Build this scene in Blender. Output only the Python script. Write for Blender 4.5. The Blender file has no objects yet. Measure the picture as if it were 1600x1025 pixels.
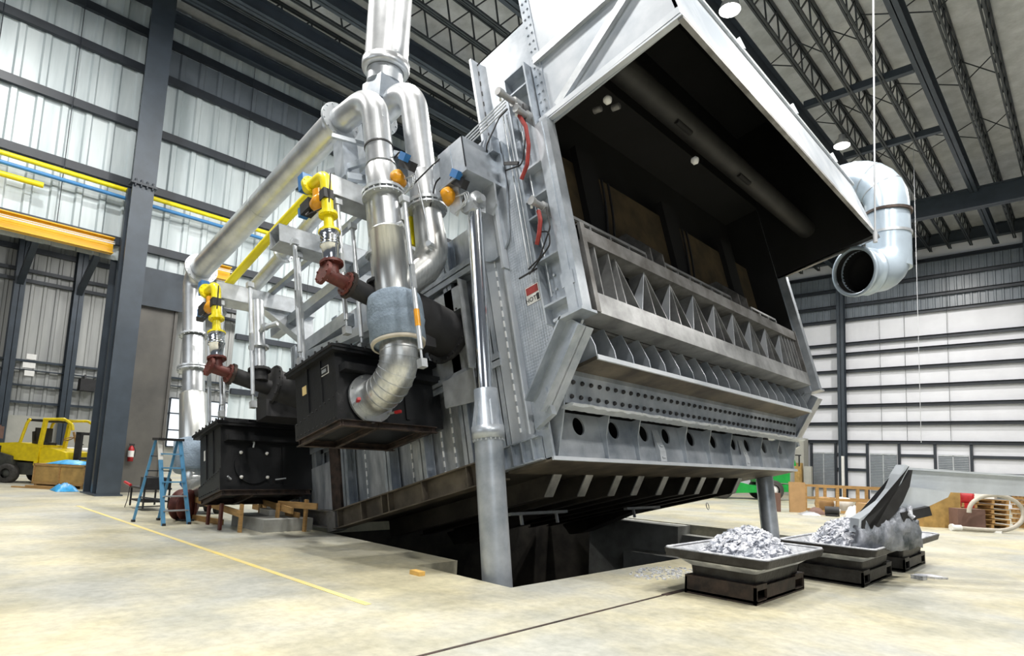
import bpy, math, random
from mathutils import Vector, Matrix
random.seed(7)
SC = bpy.context.scene
V = Vector
PI = math.pi
# ------------------------------------------------------------------ camera
cam_d = bpy.data.cameras.new('camera')
cam = bpy.data.objects.new('camera', cam_d)
SC.collection.objects.link(cam)
SC.camera = cam
cam_d.sensor_width = 36.0
cam_d.lens = 961.7549 / 1600 * 36
cam_d.shift_x = (800 - 808.93) / 1600
cam_d.shift_y = (611.18 - 512.5) / 1600
cam_d.clip_end = 400
_r = ((0.7282652851, 0.6839719486, 0.0425681577), (-0.0459818735, 0.1107472348, -0.9927843257), (-0.6837509355, 0.7210529963, 0.1121036782))
right, down, fwd = V(_r[0]), V(_r[1]), V(_r[2])
m = Matrix((right, -down, -fwd)).transposed().to_4x4()
m.translation = V((0, 0, 1.55))
cam.matrix_world = m
# ------------------------------------------------------------------ world, exposure
w = bpy.data.worlds.new('world'); SC.world = w; w.use_nodes = True
w.node_tree.nodes['Background'].inputs[0].default_value = (0.80, 0.88, 1.0, 1)
w.node_tree.nodes['Background'].inputs[1].default_value = 0.16
SC.view_settings.view_transform = 'Standard'
SC.view_settings.look = 'None'
SC.view_settings.gamma = 1
SC.view_settings.use_curve_mapping = False
SC.view_settings.exposure = -0.5
def area(name, loc, size, power, target, color=(1, .97, .92), sy=None):
    d = bpy.data.lights.new(name, 'AREA'); d.energy = power; d.size = size; d.color = color
    if sy: d.shape = 'RECTANGLE'; d.size_y = sy
    o = bpy.data.objects.new(name, d); SC.collection.objects.link(o); o.location = loc
    o.rotation_euler = (V(target) - V(loc)).to_track_quat('-Z', 'Y').to_euler()
    return o
# unseen soft fill lights added behind the viewer
area('added_front_fill', (10, -5, 8.5), 9, 450, (-7, 8, 3), (0.93, 0.97, 1.0), 6)
area('added_side_fill', (-12, -9, 9), 10, 550, (-12, 8, 4), (0.93, 0.97, 1.0), 6)

# ------------------------------------------------------------------ materials
def mat(name, col, rough=.5, metal=0., var=.0, scale=3., bump=0., col2=None, detail=6., stretch=None, emit=0):
    m = bpy.data.materials.new(name); m.use_nodes = True
    nt = m.node_tree; b = nt.nodes['Principled BSDF']
    b.inputs['Roughness'].default_value = rough; b.inputs['Metallic'].default_value = metal
    b.inputs['Base Color'].default_value = (*col, 1)
    if emit:
        b.inputs['Emission Color'].default_value = (*col, 1); b.inputs['Emission Strength'].default_value = emit
    if var or bump or col2:
        tc = nt.nodes.new('ShaderNodeTexCoord'); mp = nt.nodes.new('ShaderNodeMapping')
        nt.links.new(tc.outputs['Object'], mp.inputs[0])
        if stretch: mp.inputs['Scale'].default_value = stretch
        n = nt.nodes.new('ShaderNodeTexNoise'); n.inputs['Scale'].default_value = scale; n.inputs['Detail'].default_value = detail
        n.inputs['Roughness'].default_value = .6
        nt.links.new(mp.outputs[0], n.inputs['Vector'])
        r = nt.nodes.new('ShaderNodeValToRGB')
        a = col2 if col2 else tuple(max(0, c * (1 - var)) for c in col)
        bb = col if col2 else tuple(min(1, c * (1 + var)) for c in col)
        r.color_ramp.elements[0].position = .36; r.color_ramp.elements[1].position = .64
        r.color_ramp.elements[0].color = (*a, 1); r.color_ramp.elements[1].color = (*bb, 1)
        nt.links.new(n.outputs[0], r.inputs[0]); nt.links.new(r.outputs[0], b.inputs['Base Color'])
        if bump:
            bp = nt.nodes.new('ShaderNodeBump'); bp.inputs['Strength'].default_value = bump; bp.inputs['Distance'].default_value = .02
            n2 = nt.nodes.new('ShaderNodeTexNoise'); n2.inputs['Scale'].default_value = scale * 5; n2.inputs['Detail'].default_value = 4
            nt.links.new(mp.outputs[0], n2.inputs['Vector'])
            nt.links.new(n2.outputs[0], bp.inputs['Height']); nt.links.new(bp.outputs[0], b.inputs['Normal'])
    return m
SILVER = mat('aluminium_paint', (.56, .60, .65), .36, .5, scale=1.3, col2=(.28, .32, .37))
SILVER2 = mat('aluminium_paint_streaked', (.62, .65, .69), .36, .5, scale=1.6, col2=(.30, .33, .37), stretch=(3, 3, .7))
HOODM = mat('hood_paint', (.60, .63, .67), .45, .3, scale=.9, col2=(.45, .49, .54))
SOOTY = mat('sooty_shaded_steel', (.27, .27, .27), .5, .4, scale=2.5, col2=(.13, .125, .12))  # soot tone, darkened further in place of shade
WORN = mat('worn_grey_steel', (.44, .45, .46), .42, .5, scale=2.0, col2=(.22, .225, .23))
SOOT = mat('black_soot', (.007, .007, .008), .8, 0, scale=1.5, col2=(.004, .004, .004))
DUSTY = mat('dusty_black_duct', (.022, .022, .021), .6, 0, scale=2, col2=(.010, .010, .010))
REFR = mat('brown_refractory', (.085, .06, .028), .9, 0, scale=2, col2=(.045, .032, .016))
UNDER = mat('shaded_underside', (.17, .145, .11), .6, .3, scale=1.3, col2=(.05, .042, .034))  # brownish steel darkened to stand in for shade underneath
UNDERB = mat('deep_shaded_underside', (.07, .062, .052), .6, .3, scale=1.3, col2=(.025, .022, .02))  # darker copy of the underside tone, for deeper painted shade
DUCT = mat('aluminium_jacket', (.60, .62, .64), .34, .75, scale=2, col2=(.42, .44, .46))
CLAD = mat('galvanised_cladding', (.68, .69, .68), .32, .85, scale=6, col2=(.52, .54, .54), stretch=(4, 4, .4))
GALV = mat('zinc_steel', (.55, .58, .61), .38, .6, var=.12, scale=5)
CHROME = mat('polished_rod', (.85, .87, .9), .12, 1.0)
BLACK = mat('black_painted_steel', (.009, .010, .012), .45, 0, scale=4, col2=(.005, .0055, .007), bump=.15)
BLACK2 = mat('matte_black', (.018, .018, .02), .6, 0, var=.3, scale=5)
RUST = mat('rusty_black', (.075, .05, .04), .6, .2, scale=6, col2=(.02, .016, .015))
MAROON = mat('maroon_iron', (.11, .026, .020), .5, .1, var=.25, scale=8)
YELLOW = mat('yellow_pipe_paint', (.80, .68, .008), .35, 0, var=.05, scale=5)
CRANE = mat('crane_yellow', (.78, .43, .005), .4, 0, var=.06, scale=2)
TRUCKY = mat('forklift_yellow', (.90, .70, .01), .35, 0, scale=6, col2=(.75, .56, .01))
ORANGE = mat('amber_actuator', (.75, .33, .01), .3, 0, var=.1, scale=8)
BLUE = mat('blue_paint', (.03, .16, .42), .4, 0, var=.1, scale=6)
BLUEPIPE = mat('blue_pipe_paint', (.05, .22, .50), .4, 0, var=.06, scale=3)
LADDERB = mat('ladder_blue', (.10, .30, .52), .45, 0, var=.1, scale=6)
SLEEVE = mat('grey_blue_fabric', (.22, .28, .35), .9, 0, var=.15, scale=5, bump=.8)
STEEL = mat('structural_steel_blue_grey', (.040, .053, .070), .42, .15, var=.15, scale=1.5)
STEELD = mat('dark_girt_steel', (.024, .031, .042), .45, .1, var=.15, scale=1.5)
JOIST = mat('joist_primer', (.035, .042, .048), .5, .1, var=.2, scale=2)
HOODS = mat('hood_sheet_paint', (.50, .53, .57), .42, .3, scale=.8, col2=(.29, .33, .38))
SHEET = mat('white_steel_sheet', (.56, .63, .66), .38, .1, scale=.8, col2=(.40, .47, .50), stretch=(1, 2, .25))
SHEETE = mat('end_wall_liner', (.80, .82, .88), .5, 0, var=.04, scale=.8)
SHEETD = mat('end_wall_translucent', (.17, .20, .235), .35, 0, var=.1, scale=1.5)
SHEETA = mat('annex_sheet', (.44, .45, .44), .45, .1, scale=.6, col2=(.30, .31, .31), stretch=(1, 2, .2))
INSUL = mat('ceiling_insulation', (.60, .62, .64), .42, .12, scale=1.6, col2=(.44, .46, .47), bump=.8)
BLOCK = mat('painted_block', (.42, .42, .38), .8, 0, var=.06, scale=2)
DOORB = mat('bronze_door_sheet', (.13, .125, .115), .5, .35, scale=.7, col2=(.085, .083, .08))
WINM = mat('window_daylight', (.85, .93, 1.0), .4, 0, emit=1.2)
WOOD = mat('pale_lumber', (.40, .24, .09), .7, 0, var=.2, scale=4, stretch=(1, 1, 6))
WOOD2 = mat('plywood', (.42, .27, .09), .7, 0, var=.22, scale=3)
CARD = mat('cardboard', (.42, .26, .12), .8, 0, var=.1, scale=3)
BROWN = mat('brown_box', (.16, .09, .07), .7, 0, var=.1, scale=4)
TARP = mat('blue_tarp', (.05, .40, .80), .4, 0, var=.25, scale=6)
WHITEM = mat('white_plastic', (.78, .78, .76), .5, 0, var=.06, scale=6)
RED = mat('red_enamel', (.45, .02, .025), .4, 0, var=.1, scale=8)
TYRE = mat('tyre_rubber', (.05, .048, .045), .8, 0, var=.3, scale=10)
GREYB = mat('counterweight_grey', (.07, .075, .065), .6, 0, scale=4, col2=(.035, .037, .035))
GREEN = mat('green_machine_paint', (.01, .30, .05), .4, 0, var=.1, scale=4)
CAST = mat('cast_iron_pan', (.045, .044, .044), .5, .3, scale=5, col2=(.016, .014, .013), bump=.4)
CASTIN = mat('aluminium_coated_pan', (.74, .76, .80), .5, .2, scale=4, col2=(.34, .36, .40), bump=.6)
DROSS = mat('aluminium_dross', (.88, .89, .94), .35, .15, scale=9, col2=(.36, .39, .46), bump=1.0)
DROSSD = mat('dark_dross', (.34, .36, .41), .5, .2, scale=4, col2=(.03, .045, .055), bump=.9, stretch=(1, 1, .5))
JIB = mat('skimmer_steel', (.60, .65, .71), .4, .2, var=.1, scale=2)
DUCTB = mat('pale_blue_duct', (.46, .55, .64), .3, .3, var=.06, scale=2)
GALVW = mat('lamp_housing', (.7, .7, .7), .4, .3)
HOSE = mat('grey_hose', (.45, .42, .36), .6, 0, var=.1, scale=6)
NAVY = mat('navy_container', (.006, .009, .045), .5, 0, var=.2, scale=2)
CABLEM = mat('cable_sheath', (.45, .47, .5), .5)
REDH = mat('dusty_red_hose', (.30, .035, .03), .6, 0, var=.2, scale=8)
GLASS = mat('dark_glass', (.02, .025, .03), .1, 0)
LAMPE = mat('lamp_lens', (1.0, .97, .9), .4, 0, emit=25)
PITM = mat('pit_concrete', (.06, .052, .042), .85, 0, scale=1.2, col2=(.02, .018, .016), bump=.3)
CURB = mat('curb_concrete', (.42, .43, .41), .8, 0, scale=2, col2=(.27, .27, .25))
LABELY = mat('yellow_label', (.78, .60, .28), .5)
def floor_mat():
    m = bpy.data.materials.new('hall_concrete'); m.use_nodes = True; nt = m.node_tree; b = nt.nodes['Principled BSDF']
    N = nt.nodes.new; Lk = nt.links.new
    tc = N('ShaderNodeTexCoord')
    def noise(s, d=6, st=(1, 1, 1)):
        mp = N('ShaderNodeMapping'); mp.inputs['Scale'].default_value = st; Lk(tc.outputs['Object'], mp.inputs[0])
        n = N('ShaderNodeTexNoise'); n.inputs['Scale'].default_value = s; n.inputs['Detail'].default_value = d; n.inputs['Roughness'].default_value = .65
        Lk(mp.outputs[0], n.inputs['Vector']); return n.outputs[0]
    def ramp(src, p0, c0, p1, c1):
        r = N('ShaderNodeValToRGB'); r.color_ramp.elements[0].position = p0; r.color_ramp.elements[1].position = p1
        r.color_ramp.elements[0].color = (*c0, 1); r.color_ramp.elements[1].color = (*c1, 1); Lk(src, r.inputs[0]); return r.outputs[0]
    def mix(f, a, bq, mode='MIX'):
        x = N('ShaderNodeMix'); x.data_type = 'RGBA'; x.blend_type = mode
        if isinstance(f, float): x.inputs[0].default_value = f
        else: Lk(f, x.inputs[0])
        Lk(a, x.inputs[6]); Lk(bq, x.inputs[7]); return x.outputs[2]
    base = ramp(noise(.35, 4), .38, (.43, .435, .395), .62, (.57, .525, .365))
    grime = ramp(noise(.9, 9, (1, .6, 1)), .38, (.76, .77, .76), .56, (1, 1, 1))
    fine = ramp(noise(9, 12), .36, (.80, .80, .80), .60, (1.0, 1.0, 1.0))
    c = mix(1.0, mix(1.0, base, grime, 'MULTIPLY'), fine, 'MULTIPLY')
    Lk(c, b.inputs['Base Color'])
    rr = N('ShaderNodeMapRange'); Lk(noise(1.2), rr.inputs[0]); rr.inputs[3].default_value = .35; rr.inputs[4].default_value = .62
    Lk(rr.outputs[0], b.inputs['Roughness'])
    bp = N('ShaderNodeBump'); bp.inputs['Strength'].default_value = .12; bp.inputs['Distance'].default_value = .01
    Lk(noise(14, 8), bp.inputs['Height']); Lk(bp.outputs[0], b.inputs['Normal'])
    return m
FLOORM = floor_mat()
LINEM = mat('worn_yellow_line', (.74, .58, .17), .6, 0, scale=1.6, col2=(.64, .56, .30))

# ------------------------------------------------------------------ mesh helpers
class MB:
    def __init__(s): s.v = []; s.f = []; s.s = []
    def add(s, vs, fs, sm=False):
        o = len(s.v); s.v += [tuple(v) for v in vs]
        for f in fs: s.f.append(tuple(i + o for i in f)); s.s.append(sm)
        return s
    def bx(s, x0, x1, y0, y1, z0, z1):
        return s.add([(x, y, z) for x in (x0, x1) for y in (y0, y1) for z in (z0, z1)],
                     [(0, 1, 3, 2), (4, 6, 7, 5), (0, 4, 5, 1), (2, 3, 7, 6), (0, 2, 6, 4), (1, 5, 7, 3)])
    def bar(s, p0, p1, w, h, up=(0, 0, 1), off=(0, 0)):
        p0, p1 = V(p0), V(p1); d = (p1 - p0).normalized(); up = V(up)
        if abs(d.dot(up.normalized())) > .98: up = V((1, 0, 0)) if abs(d.x) < .9 else V((0, 1, 0))
        sd = d.cross(up).normalized(); u = sd.cross(d).normalized(); vs = []
        for p in (p0, p1):
            for a, b in ((-1, -1), (1, -1), (1, 1), (-1, 1)):
                vs.append(p + sd * (a * w / 2 + off[0]) + u * (b * h / 2 + off[1]))
        return s.add(vs, [(0, 1, 2, 3), (7, 6, 5, 4), (0, 4, 5, 1), (1, 5, 6, 2), (2, 6, 7, 3), (3, 7, 4, 0)])
    def ib(s, p0, p1, h, w, t=.02, up=(0, 0, 1)):
        s.bar(p0, p1, t, h, up); s.bar(p0, p1, w, t, up, (0, h / 2 - t / 2)); s.bar(p0, p1, w, t, up, (0, -h / 2 + t / 2)); return s
    def ch(s, p0, p1, h, w, t=.015, up=(0, 0, 1), side=1):
        s.bar(p0, p1, t, h, up); s.bar(p0, p1, w, t, up, (side * w / 2, h / 2 - t / 2)); s.bar(p0, p1, w, t, up, (side * w / 2, -h / 2 + t / 2)); return s
    def prism(s, pts, ax, a, b):
        n = len(pts)
        def P(p, t): return {'x': (t, p[0], p[1]), 'y': (p[0], t, p[1]), 'z': (p[0], p[1], t)}[ax]
        return s.add([P(p, a) for p in pts] + [P(p, b) for p in pts],
                     [tuple(range(n))[::-1], tuple(range(n, 2 * n))] + [(i, (i + 1) % n, n + (i + 1) % n, n + i) for i in range(n)])
    def tube(s, pts, r, n=12, caps=True, closed=False):
        pts = [V(p) for p in pts]; k = len(pts); rs = r if isinstance(r, (list, tuple)) else [r] * k
        ts = []
        for i in range(k):
            if closed: t = pts[(i + 1) % k] - pts[i - 1]
            else: t = pts[min(i + 1, k - 1)] - pts[max(i - 1, 0)]
            ts.append(t.normalized() if t.length > 1e-9 else (ts[-1] if ts else V((0, 0, 1))))
        a = V((0, 0, 1)) if abs(ts[0].z) < .9 else V((1, 0, 0))
        u = ts[0].cross(a).normalized(); vs = []
        for i in range(k):
            u = (u - ts[i] * u.dot(ts[i])).normalized(); v2 = ts[i].cross(u)
            for j in range(n):
                an = 2 * PI * j / n; vs.append(pts[i] + (u * math.cos(an) + v2 * math.sin(an)) * rs[i])
        fs = []
        for i in range(k if closed else k - 1):
            for j in range(n):
                i2 = (i + 1) % k; j2 = (j + 1) % n; fs.append((i * n + j, i * n + j2, i2 * n + j2, i2 * n + j))
        s.add(vs, fs, True)
        if caps and not closed:
            s.add(vs[:n], [tuple(range(n))[::-1]]); s.add(vs[-n:], [tuple(range(n))])
        return s
    def lathe(s, p, d, prof, n=24, sm=True):
        p = V(p); d = V(d).normalized(); a = V((0, 0, 1)) if abs(d.z) < .9 else V((1, 0, 0)); u = d.cross(a).normalized(); v2 = d.cross(u)
        vs = []
        for (t, r) in prof:
            for j in range(n):
                an = 2 * PI * j / n; vs.append(p + d * t + (u * math.cos(an) + v2 * math.sin(an)) * r)
        fs = [(i * n + j, i * n + (j + 1) % n, (i + 1) * n + (j + 1) % n, (i + 1) * n + j) for i in range(len(prof) - 1) for j in range(n)]
        return s.add(vs, fs, sm)
    def cyl(s, p0, p1, r, n=20, r1=None):
        p0, p1 = V(p0), V(p1); L = (p1 - p0).length; r1 = r if r1 is None else r1
        s.lathe(p0, p1 - p0, [(0, r), (L, r1)], n)
        return s.lathe(p0, p1 - p0, [(0, 0.0005), (0, r)], n, False).lathe(p0, p1 - p0, [(L, r1), (L, .0005)], n, False)
    def flange(s, p, d, r, t=.03, nb=12, br=.018, bolts=True):
        p = V(p); d = V(d).normalized(); s.cyl(p - d * t / 2, p + d * t / 2, r, 28)
        if bolts:
            a = V((0, 0, 1)) if abs(d.z) < .9 else V((1, 0, 0)); u = d.cross(a).normalized(); v2 = d.cross(u)
            for j in range(nb):
                an = 2 * PI * (j + .5) / nb; q = p + (u * math.cos(an) + v2 * math.sin(an)) * (r - br * 1.6)
                s.cyl(q - d * (t / 2 + br), q + d * (t / 2 + br), br, 6)
        return s
    def build(s, name, m, parent=None, label=None, bevel=0):
        me = bpy.data.meshes.new(name); me.from_pydata(s.v, [], s.f)
        me.polygons.foreach_set('use_smooth', s.s); me.materials.append(m); me.update()
        o = bpy.data.objects.new(name, me); SC.collection.objects.link(o)
        if parent: o.parent = parent
        if label: o['label'] = label
        return o
def empty(name, loc=(0, 0, 0), rot=(0, 0, 0)):
    o = bpy.data.objects.new(name, None); o.empty_display_size = .2; SC.collection.objects.link(o); o.location = loc; o.rotation_euler = rot; return o
def tag(o, label=None, cat=None, group=None, kind=None):
    if label: o['label'] = label
    if cat: o['category'] = cat
    if group: o['group'] = group
    if kind: o['kind'] = kind
    return o
def struct(o): o['kind'] = 'structure'; return o
def copy_tree(o, parent=None):
    c = o.copy(); SC.collection.objects.link(c)
    if parent: c.parent = parent
    for ch in [x for x in o.children]: copy_tree(ch, c)
    return c
def arc(c, a, b, a0, a1, n=10):
    """points on an arc: c + a*cos + b*sin (a, b carry the radius)"""
    c, a, b = V(c), V(a), V(b)
    return [c + a * math.cos(a0 + (a1 - a0) * i / n) + b * math.sin(a0 + (a1 - a0) * i / n) for i in range(n + 1)]
def sweep(path, n=6):
    """round the corners of a polyline: path = [(p, radius), ...]"""
    out = [V(path[0][0])]
    for i in range(1, len(path) - 1):
        p, r = V(path[i][0]), path[i][1]; a = (V(path[i - 1][0]) - p).normalized(); b = (V(path[i + 1][0]) - p).normalized()
        ang = a.angle(b); t = r / math.tan(ang / 2); p0, p1 = p + a * t, p + b * t; c = p + (a + b).normalized() * (r / math.sin(ang / 2))
        u, v2 = p0 - c, p1 - c; tot = u.angle(v2)
        for k in range(n + 1):
            f = k / n; out.append(c + (u * math.sin((1 - f) * tot) + v2 * math.sin(f * tot)) / math.sin(tot))
    out.append(V(path[-1][0])); return out
def corr(axis, fixed, a0, a1, z0, z1, pitch=.3, d=.035, t=.012):
    """ribbed vertical sheeting; ribs point to +fixed side"""
    pts = []; a = a0
    while a < a1 - 1e-6:
        for da, dd in ((0, 0), (.62 * pitch, 0), (.70 * pitch, d), (.92 * pitch, d), (pitch, 0)):
            if a + da <= a1 + 1e-6: pts.append((a + da, dd))
        a += pitch
    mb = MB(); n = len(pts); vs = []
    for z in (z0, z1):
        for (p, dd) in pts: vs.append((fixed + dd, p, z) if axis == 'y' else (p, fixed - dd, z))
    mb.add(vs, [(i, i + 1, n + i + 1, n + i) for i in range(n - 1)])
    # back skin gives the sheet its thickness
    o = V((-t, 0, 0)) if axis == 'y' else V((0, t, 0))
    vs2 = [V(v) + o for v in vs]
    mb.add(vs2, [(i, n + i, n + i + 1, i + 1) for i in range(n - 1)])
    return mb

# ================================================================== THE SETTING
fl = MB()
PX0, PX1, PY0, PY1 = -13.4, -5.33, 6.42, 15.9
fl.bx(-60, 12, -12, 5.65, -.35, 0)
fl.bx(-60, -7.2, 5.65, PY0, -.35, 0)
fl.bx(-60, PX0, PY0, PY1, -.35, 0)
fl.bx(PX1, 12, 5.65, PY1, -.35, 0)
fl.bx(-60, 12, PY1, 46, -.35, 0)
floor = struct(fl.build('floor', FLOORM))
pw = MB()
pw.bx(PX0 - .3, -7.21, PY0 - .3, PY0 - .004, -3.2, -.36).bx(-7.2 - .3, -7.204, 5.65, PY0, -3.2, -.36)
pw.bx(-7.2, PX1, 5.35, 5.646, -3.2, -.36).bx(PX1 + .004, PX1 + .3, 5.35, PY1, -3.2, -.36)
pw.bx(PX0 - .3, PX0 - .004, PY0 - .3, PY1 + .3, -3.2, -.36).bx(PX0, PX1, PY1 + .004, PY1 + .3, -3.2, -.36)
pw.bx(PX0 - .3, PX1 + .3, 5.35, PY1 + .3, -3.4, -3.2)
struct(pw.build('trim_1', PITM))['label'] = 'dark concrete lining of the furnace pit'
lg = MB()
lg.bx(-11.2, -8.3, 15.2, 15.88, -3.2, -.02).bx(-8.3, -6.4, 15.45, 15.88, -3.2, -.25).bx(-9.6, -7.2, 14.6, 15.18, -3.2, -.75)
struct(lg.build('trim_2', CURB))['label'] = 'stepped concrete ledges at the far pit edge'
j = MB(); j.bx(-3.96, -3.925, 1.5, 7.2, .0, .004).bx(-3.98, -3.90, 6.9, 8.9, .0, .006)
j.build('expansion_joint', RUST, floor)
yl = MB(); yl.bx(-18.2, -5.6, 3.75, 3.83, 0, .004)
yl.build('painted_line', LINEM, floor, 'worn yellow line painted on the floor')

# ---- left wall (X = -22.8): sheeting above the crane girder, girts, header
WL = -22.8
wl = corr('y', WL, -6, 45, 7.4, 16.7, .62, .06)
wall_left = struct(wl.build('wall_left', SHEET))
for z in (8.0, 10.0, 12.0, 14.0, 15.3, 16.4):
    g = MB(); g.ch((WL + .2, -6, z), (WL + .2, 45, z), .26, .16, .02, side=-1); g.build('girt', STEELD, wall_left)
for y in (1.45, 3.3, 8.6, 11.4, 14.0):
    MB().tube([(WL + .32, y, 7.5), (WL + .32, y, 16.4)], .012, 6).build('sag_rod', STEELD, wall_left)
hb = MB(); hb.bx(WL - .1, WL + .1, 5.5, 7.05, 6.15, 7.4).bx(WL + .1, WL + .16, 5.5, 7.12, 6.1, 6.3)
hb.build('door_header', STEEL, wall_left)
d1 = MB(); d1.bx(WL - .12, WL - .02, 5.3, 6.92, 0, 6.12).bx(WL - .02, WL + .04, 6.86, 6.95, 0, 6.12)
struct(d1.build('door_1', DOORB))['label'] = 'tall bronze sheet door panel behind the column'
corr('y', WL, 8.9, 45, 0, 7.4, .62, .06).build('lower_sheet', SHEET, wall_left)
for z in (1.6, 3.6, 5.6): MB().bx(WL + .06, WL + .2, 8.9, 45, z - .1, z + .1).build('girt', STEELD, wall_left)
# annex beyond the opening
WA = -45.0
wa = corr('y', WA, -12, 46, 2.9, 13.2, .6, .07)
wall_annex = struct(wa.build('wall_annex', SHEETA)); wall_annex['label'] = 'grey ribbed sheet wall of the side bay'
MB().bx(WA - .2, WA + .35, -12, 46, 0, 2.9).build('block_base', BLOCK, wall_annex)
for z, dz in ((12.4, .3), (11.2, .2), (10.6, .2), (6.0, .12), (5.5, .06), (4.6, .1), (3.6, .14)):
    MB().bx(WA + .1, WA + .28, -12, 46, z, z + dz).build('girt', STEELD if z > 8 else STEEL, wall_annex)
for i, y in enumerate((5.2, 8.0, 12.9, 18.5, 25, 32)):
    g = MB(); g.ib((WA + .5, y, 0), (WA + .5, y, 13.2), .7, .5, .03, (1, 0, 0)); g.build('column', STEEL, wall_annex)
    g = MB(); g.bar((WA + .5, y, 10.3), (WA + 6, y, 13), .3, .35); g.build('knee_brace', STEEL, wall_annex)
for k, (y, z) in enumerate(((13.7, 1.5), (15.9, 1.5))):
    wn = MB(); wn.bx(WA + .36, WA + .42, y, y + 1.9, z, z + 3.2); o = struct(wn.build('window_%d' % (k + 1), WINM)); o['label'] = 'bright side bay window behind the ladder'
    fr = MB()
    for t in (0, .95, 1.9): fr.bx(WA + .4, WA + .5, y + t - .04, y + t + .04, z, z + 3.2)
    for t in (0, 1.1, 2.2, 3.2): fr.bx(WA + .4, WA + .5, y, y + 1.9, z + t - .04, z + t + .04)
    fr.build('window_frame', STEELD, o)
struct(MB().bx(WA, WL - .1, -12, 46, 13.2, 13.4).build('ceiling_annex', JOIST))

# ---- end wall (Y = 45)
YE = 45.0
we = MB().bx(-23, 8, YE, YE + .2, 0, 11.95)
wall_end = struct(we.build('wall_end', SHEETE))
corr('x', YE, -23, 8, 11.95, 15.2, .38, .05).build('translucent_band', SHEETD, wall_end)
MB().bx(-23, 8, YE, YE + .15, 15.2, 16.9).build('upper_sheet', SHEETE, wall_end)
for z in (3.72, 4.92, 6.1, 7.27, 8.45, 9.6, 10.3, 11.95, 12.95, 14.1, 15.2):
    g = MB(); g.ch((-23, YE - .14, z), (8, YE - .14, z), .22, .14, .02, side=1); g.build('girt', STEELD, wall_end)
for x in (-15, -10.1, -8.7, -6.45, -.2):
    MB().tube([(x, YE - .28, 3.8), (x, YE - .28, 15.2)], .012, 5).build('sag_rod', STEELD, wall_end)
MB().ib((-22.4, YE - .5, 16.3), (8, YE - .5, 16.3), .7, .4, .03).build('eave_girder', STEEL, wall_end)
for x in (-22.5, -12.35, -2.45, 6.5):
    g = MB(); g.ib((x, YE - .5, 0), (x, YE - .5, 16.4), .5, .42, .03, (0, 1, 0)); g.build('column', STEEL, wall_end)
for x in (-14.45, -12.9, -11.0, -9.2, -7.3, -5.5):
    MB().bx(x - .07, x + .07, YE - .2, YE - .02, 0, 3.72).build('jamb', STEELD, wall_end)
for x0, x1 in ((-12.9, -11.0), (-9.2, -7.3), (-5.5, 6)):
    for z in (.7, 1.9, 2.9): MB().bx(x0, x1, YE - .18, YE - .02, z - .09, z + .09).build('rail', STEELD, wall_end)
for k, (x0, x1) in enumerate(((-14.35, -13.0), (-10.85, -9.35), (-7.15, -5.65))):
    wn = MB(); wn.bx(x0, x1, YE - .08, YE - .03, .5, 2.95); o = struct(wn.build('window_%d' % (k + 3), SHEETD)); o['label'] = 'louvred grey window in the end wall'
    fr = MB(); fr.bx(x0, x1, YE - .14, YE - .09, 2.9, 3.0).bx((x0 + x1) / 2 - .03, (x0 + x1) / 2 + .03, YE - .14, YE - .09, .5, 2.95)
    for i in range(24): fr.bx(x0, x1, YE - .12, YE - .08, .5 + i * .1, .53 + i * .1)
    fr.build('louvre', GALV, o)
struct(MB().bx(-17.5, -14.6, YE - 1.2, YE - .3, 0, 3.9).build('trim_3', BLOCK))['label'] = 'pale block enclosure in the far corner'

# ---- roof
ZR = 16.7
struct(MB().bx(-23, 9, -8, 46, ZR, ZR + .2).build('ceiling', INSUL))
def joist(x, y0, y1):
    mb = MB(); zb, zt = ZR - 1.05, ZR - .04
    for z in (zb, zt):
        mb.bx(x - .075, x - .018, y0, y1, z - .05, z + .03).bx(x + .018, x + .075, y0, y1, z - .05, z + .03)
    y = y0; k = 0
    while y < y1 - .01:
        a, b = (zb, zt) if k % 2 == 0 else (zt, zb)
        st = .85 if k % 2 == 0 else .25
        mb.bar((x, y, a), (x, y + st, b), .045, .045, (1, 0, 0)); y += st; k += 1
    return mb
jo = None
JX = (-1.95, -3.0, -5.05, -6.1, -7.1, -9.0, -10.2, -11.4, -13.7, -14.85, -16.0, -17.8, -19.6)
for i, x in enumerate(JX):
    if jo is None:
        jo = tag(joist(0, -7, 44.5).build('roof_joist', JOIST), 'dark open-web steel joist under the insulated roof', 'joist', 'roof joists')
        jo.location = (x, 0, 0)
    else:
        c = jo.copy(); SC.collection.objects.link(c); c.location = (x, 0, 0)
for x, h, z, lab in ((-3.86, .6, 15.7, 'deep grey roof beam right of the hanging rope'), (-7.95, .8, 15.4, 'deep grey roof beam passing behind the hood'), (-12.5, .6, 15.7, 'roof beam high behind the hood'), (-16.95, .55, 15.7, 'dull grey roof beam just right of the exhaust stack'),
                     (-18.65, .5, 15.4, 'bright-edged roof beam behind the exhaust stack'), (-20.4, .5, 15.9, 'second roof beam out from the left wall')):
    mb = MB(); mb.ib((x, -7, z), (x, 44.4, z), h, .32, .03); tag(mb.build('roof_beam', STEEL), lab, 'beam')
for y, h, z, lab in ((23.7, .26, 15.75, 'nearer of two slim cross struts over the hall'), (28.8, .26, 15.75, 'farther of two slim cross struts over the hall'),
                     (35.6, 1.0, 15.1, 'heavy dark cross girder before the end wall')):
    mb = MB(); x0 = -7.75 if h < .5 else -22.2; x1 = -4.1 if h < .5 else 8
    if h < .5: mb.bar((x0, y, z), (x1, y, z), .22, h)
    else: mb.ib((x0, y, z), (x1, y, z), h, .45, .04)
    tag(mb.build('cross_girder', STEEL), lab, 'beam')
br = MB()
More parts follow.
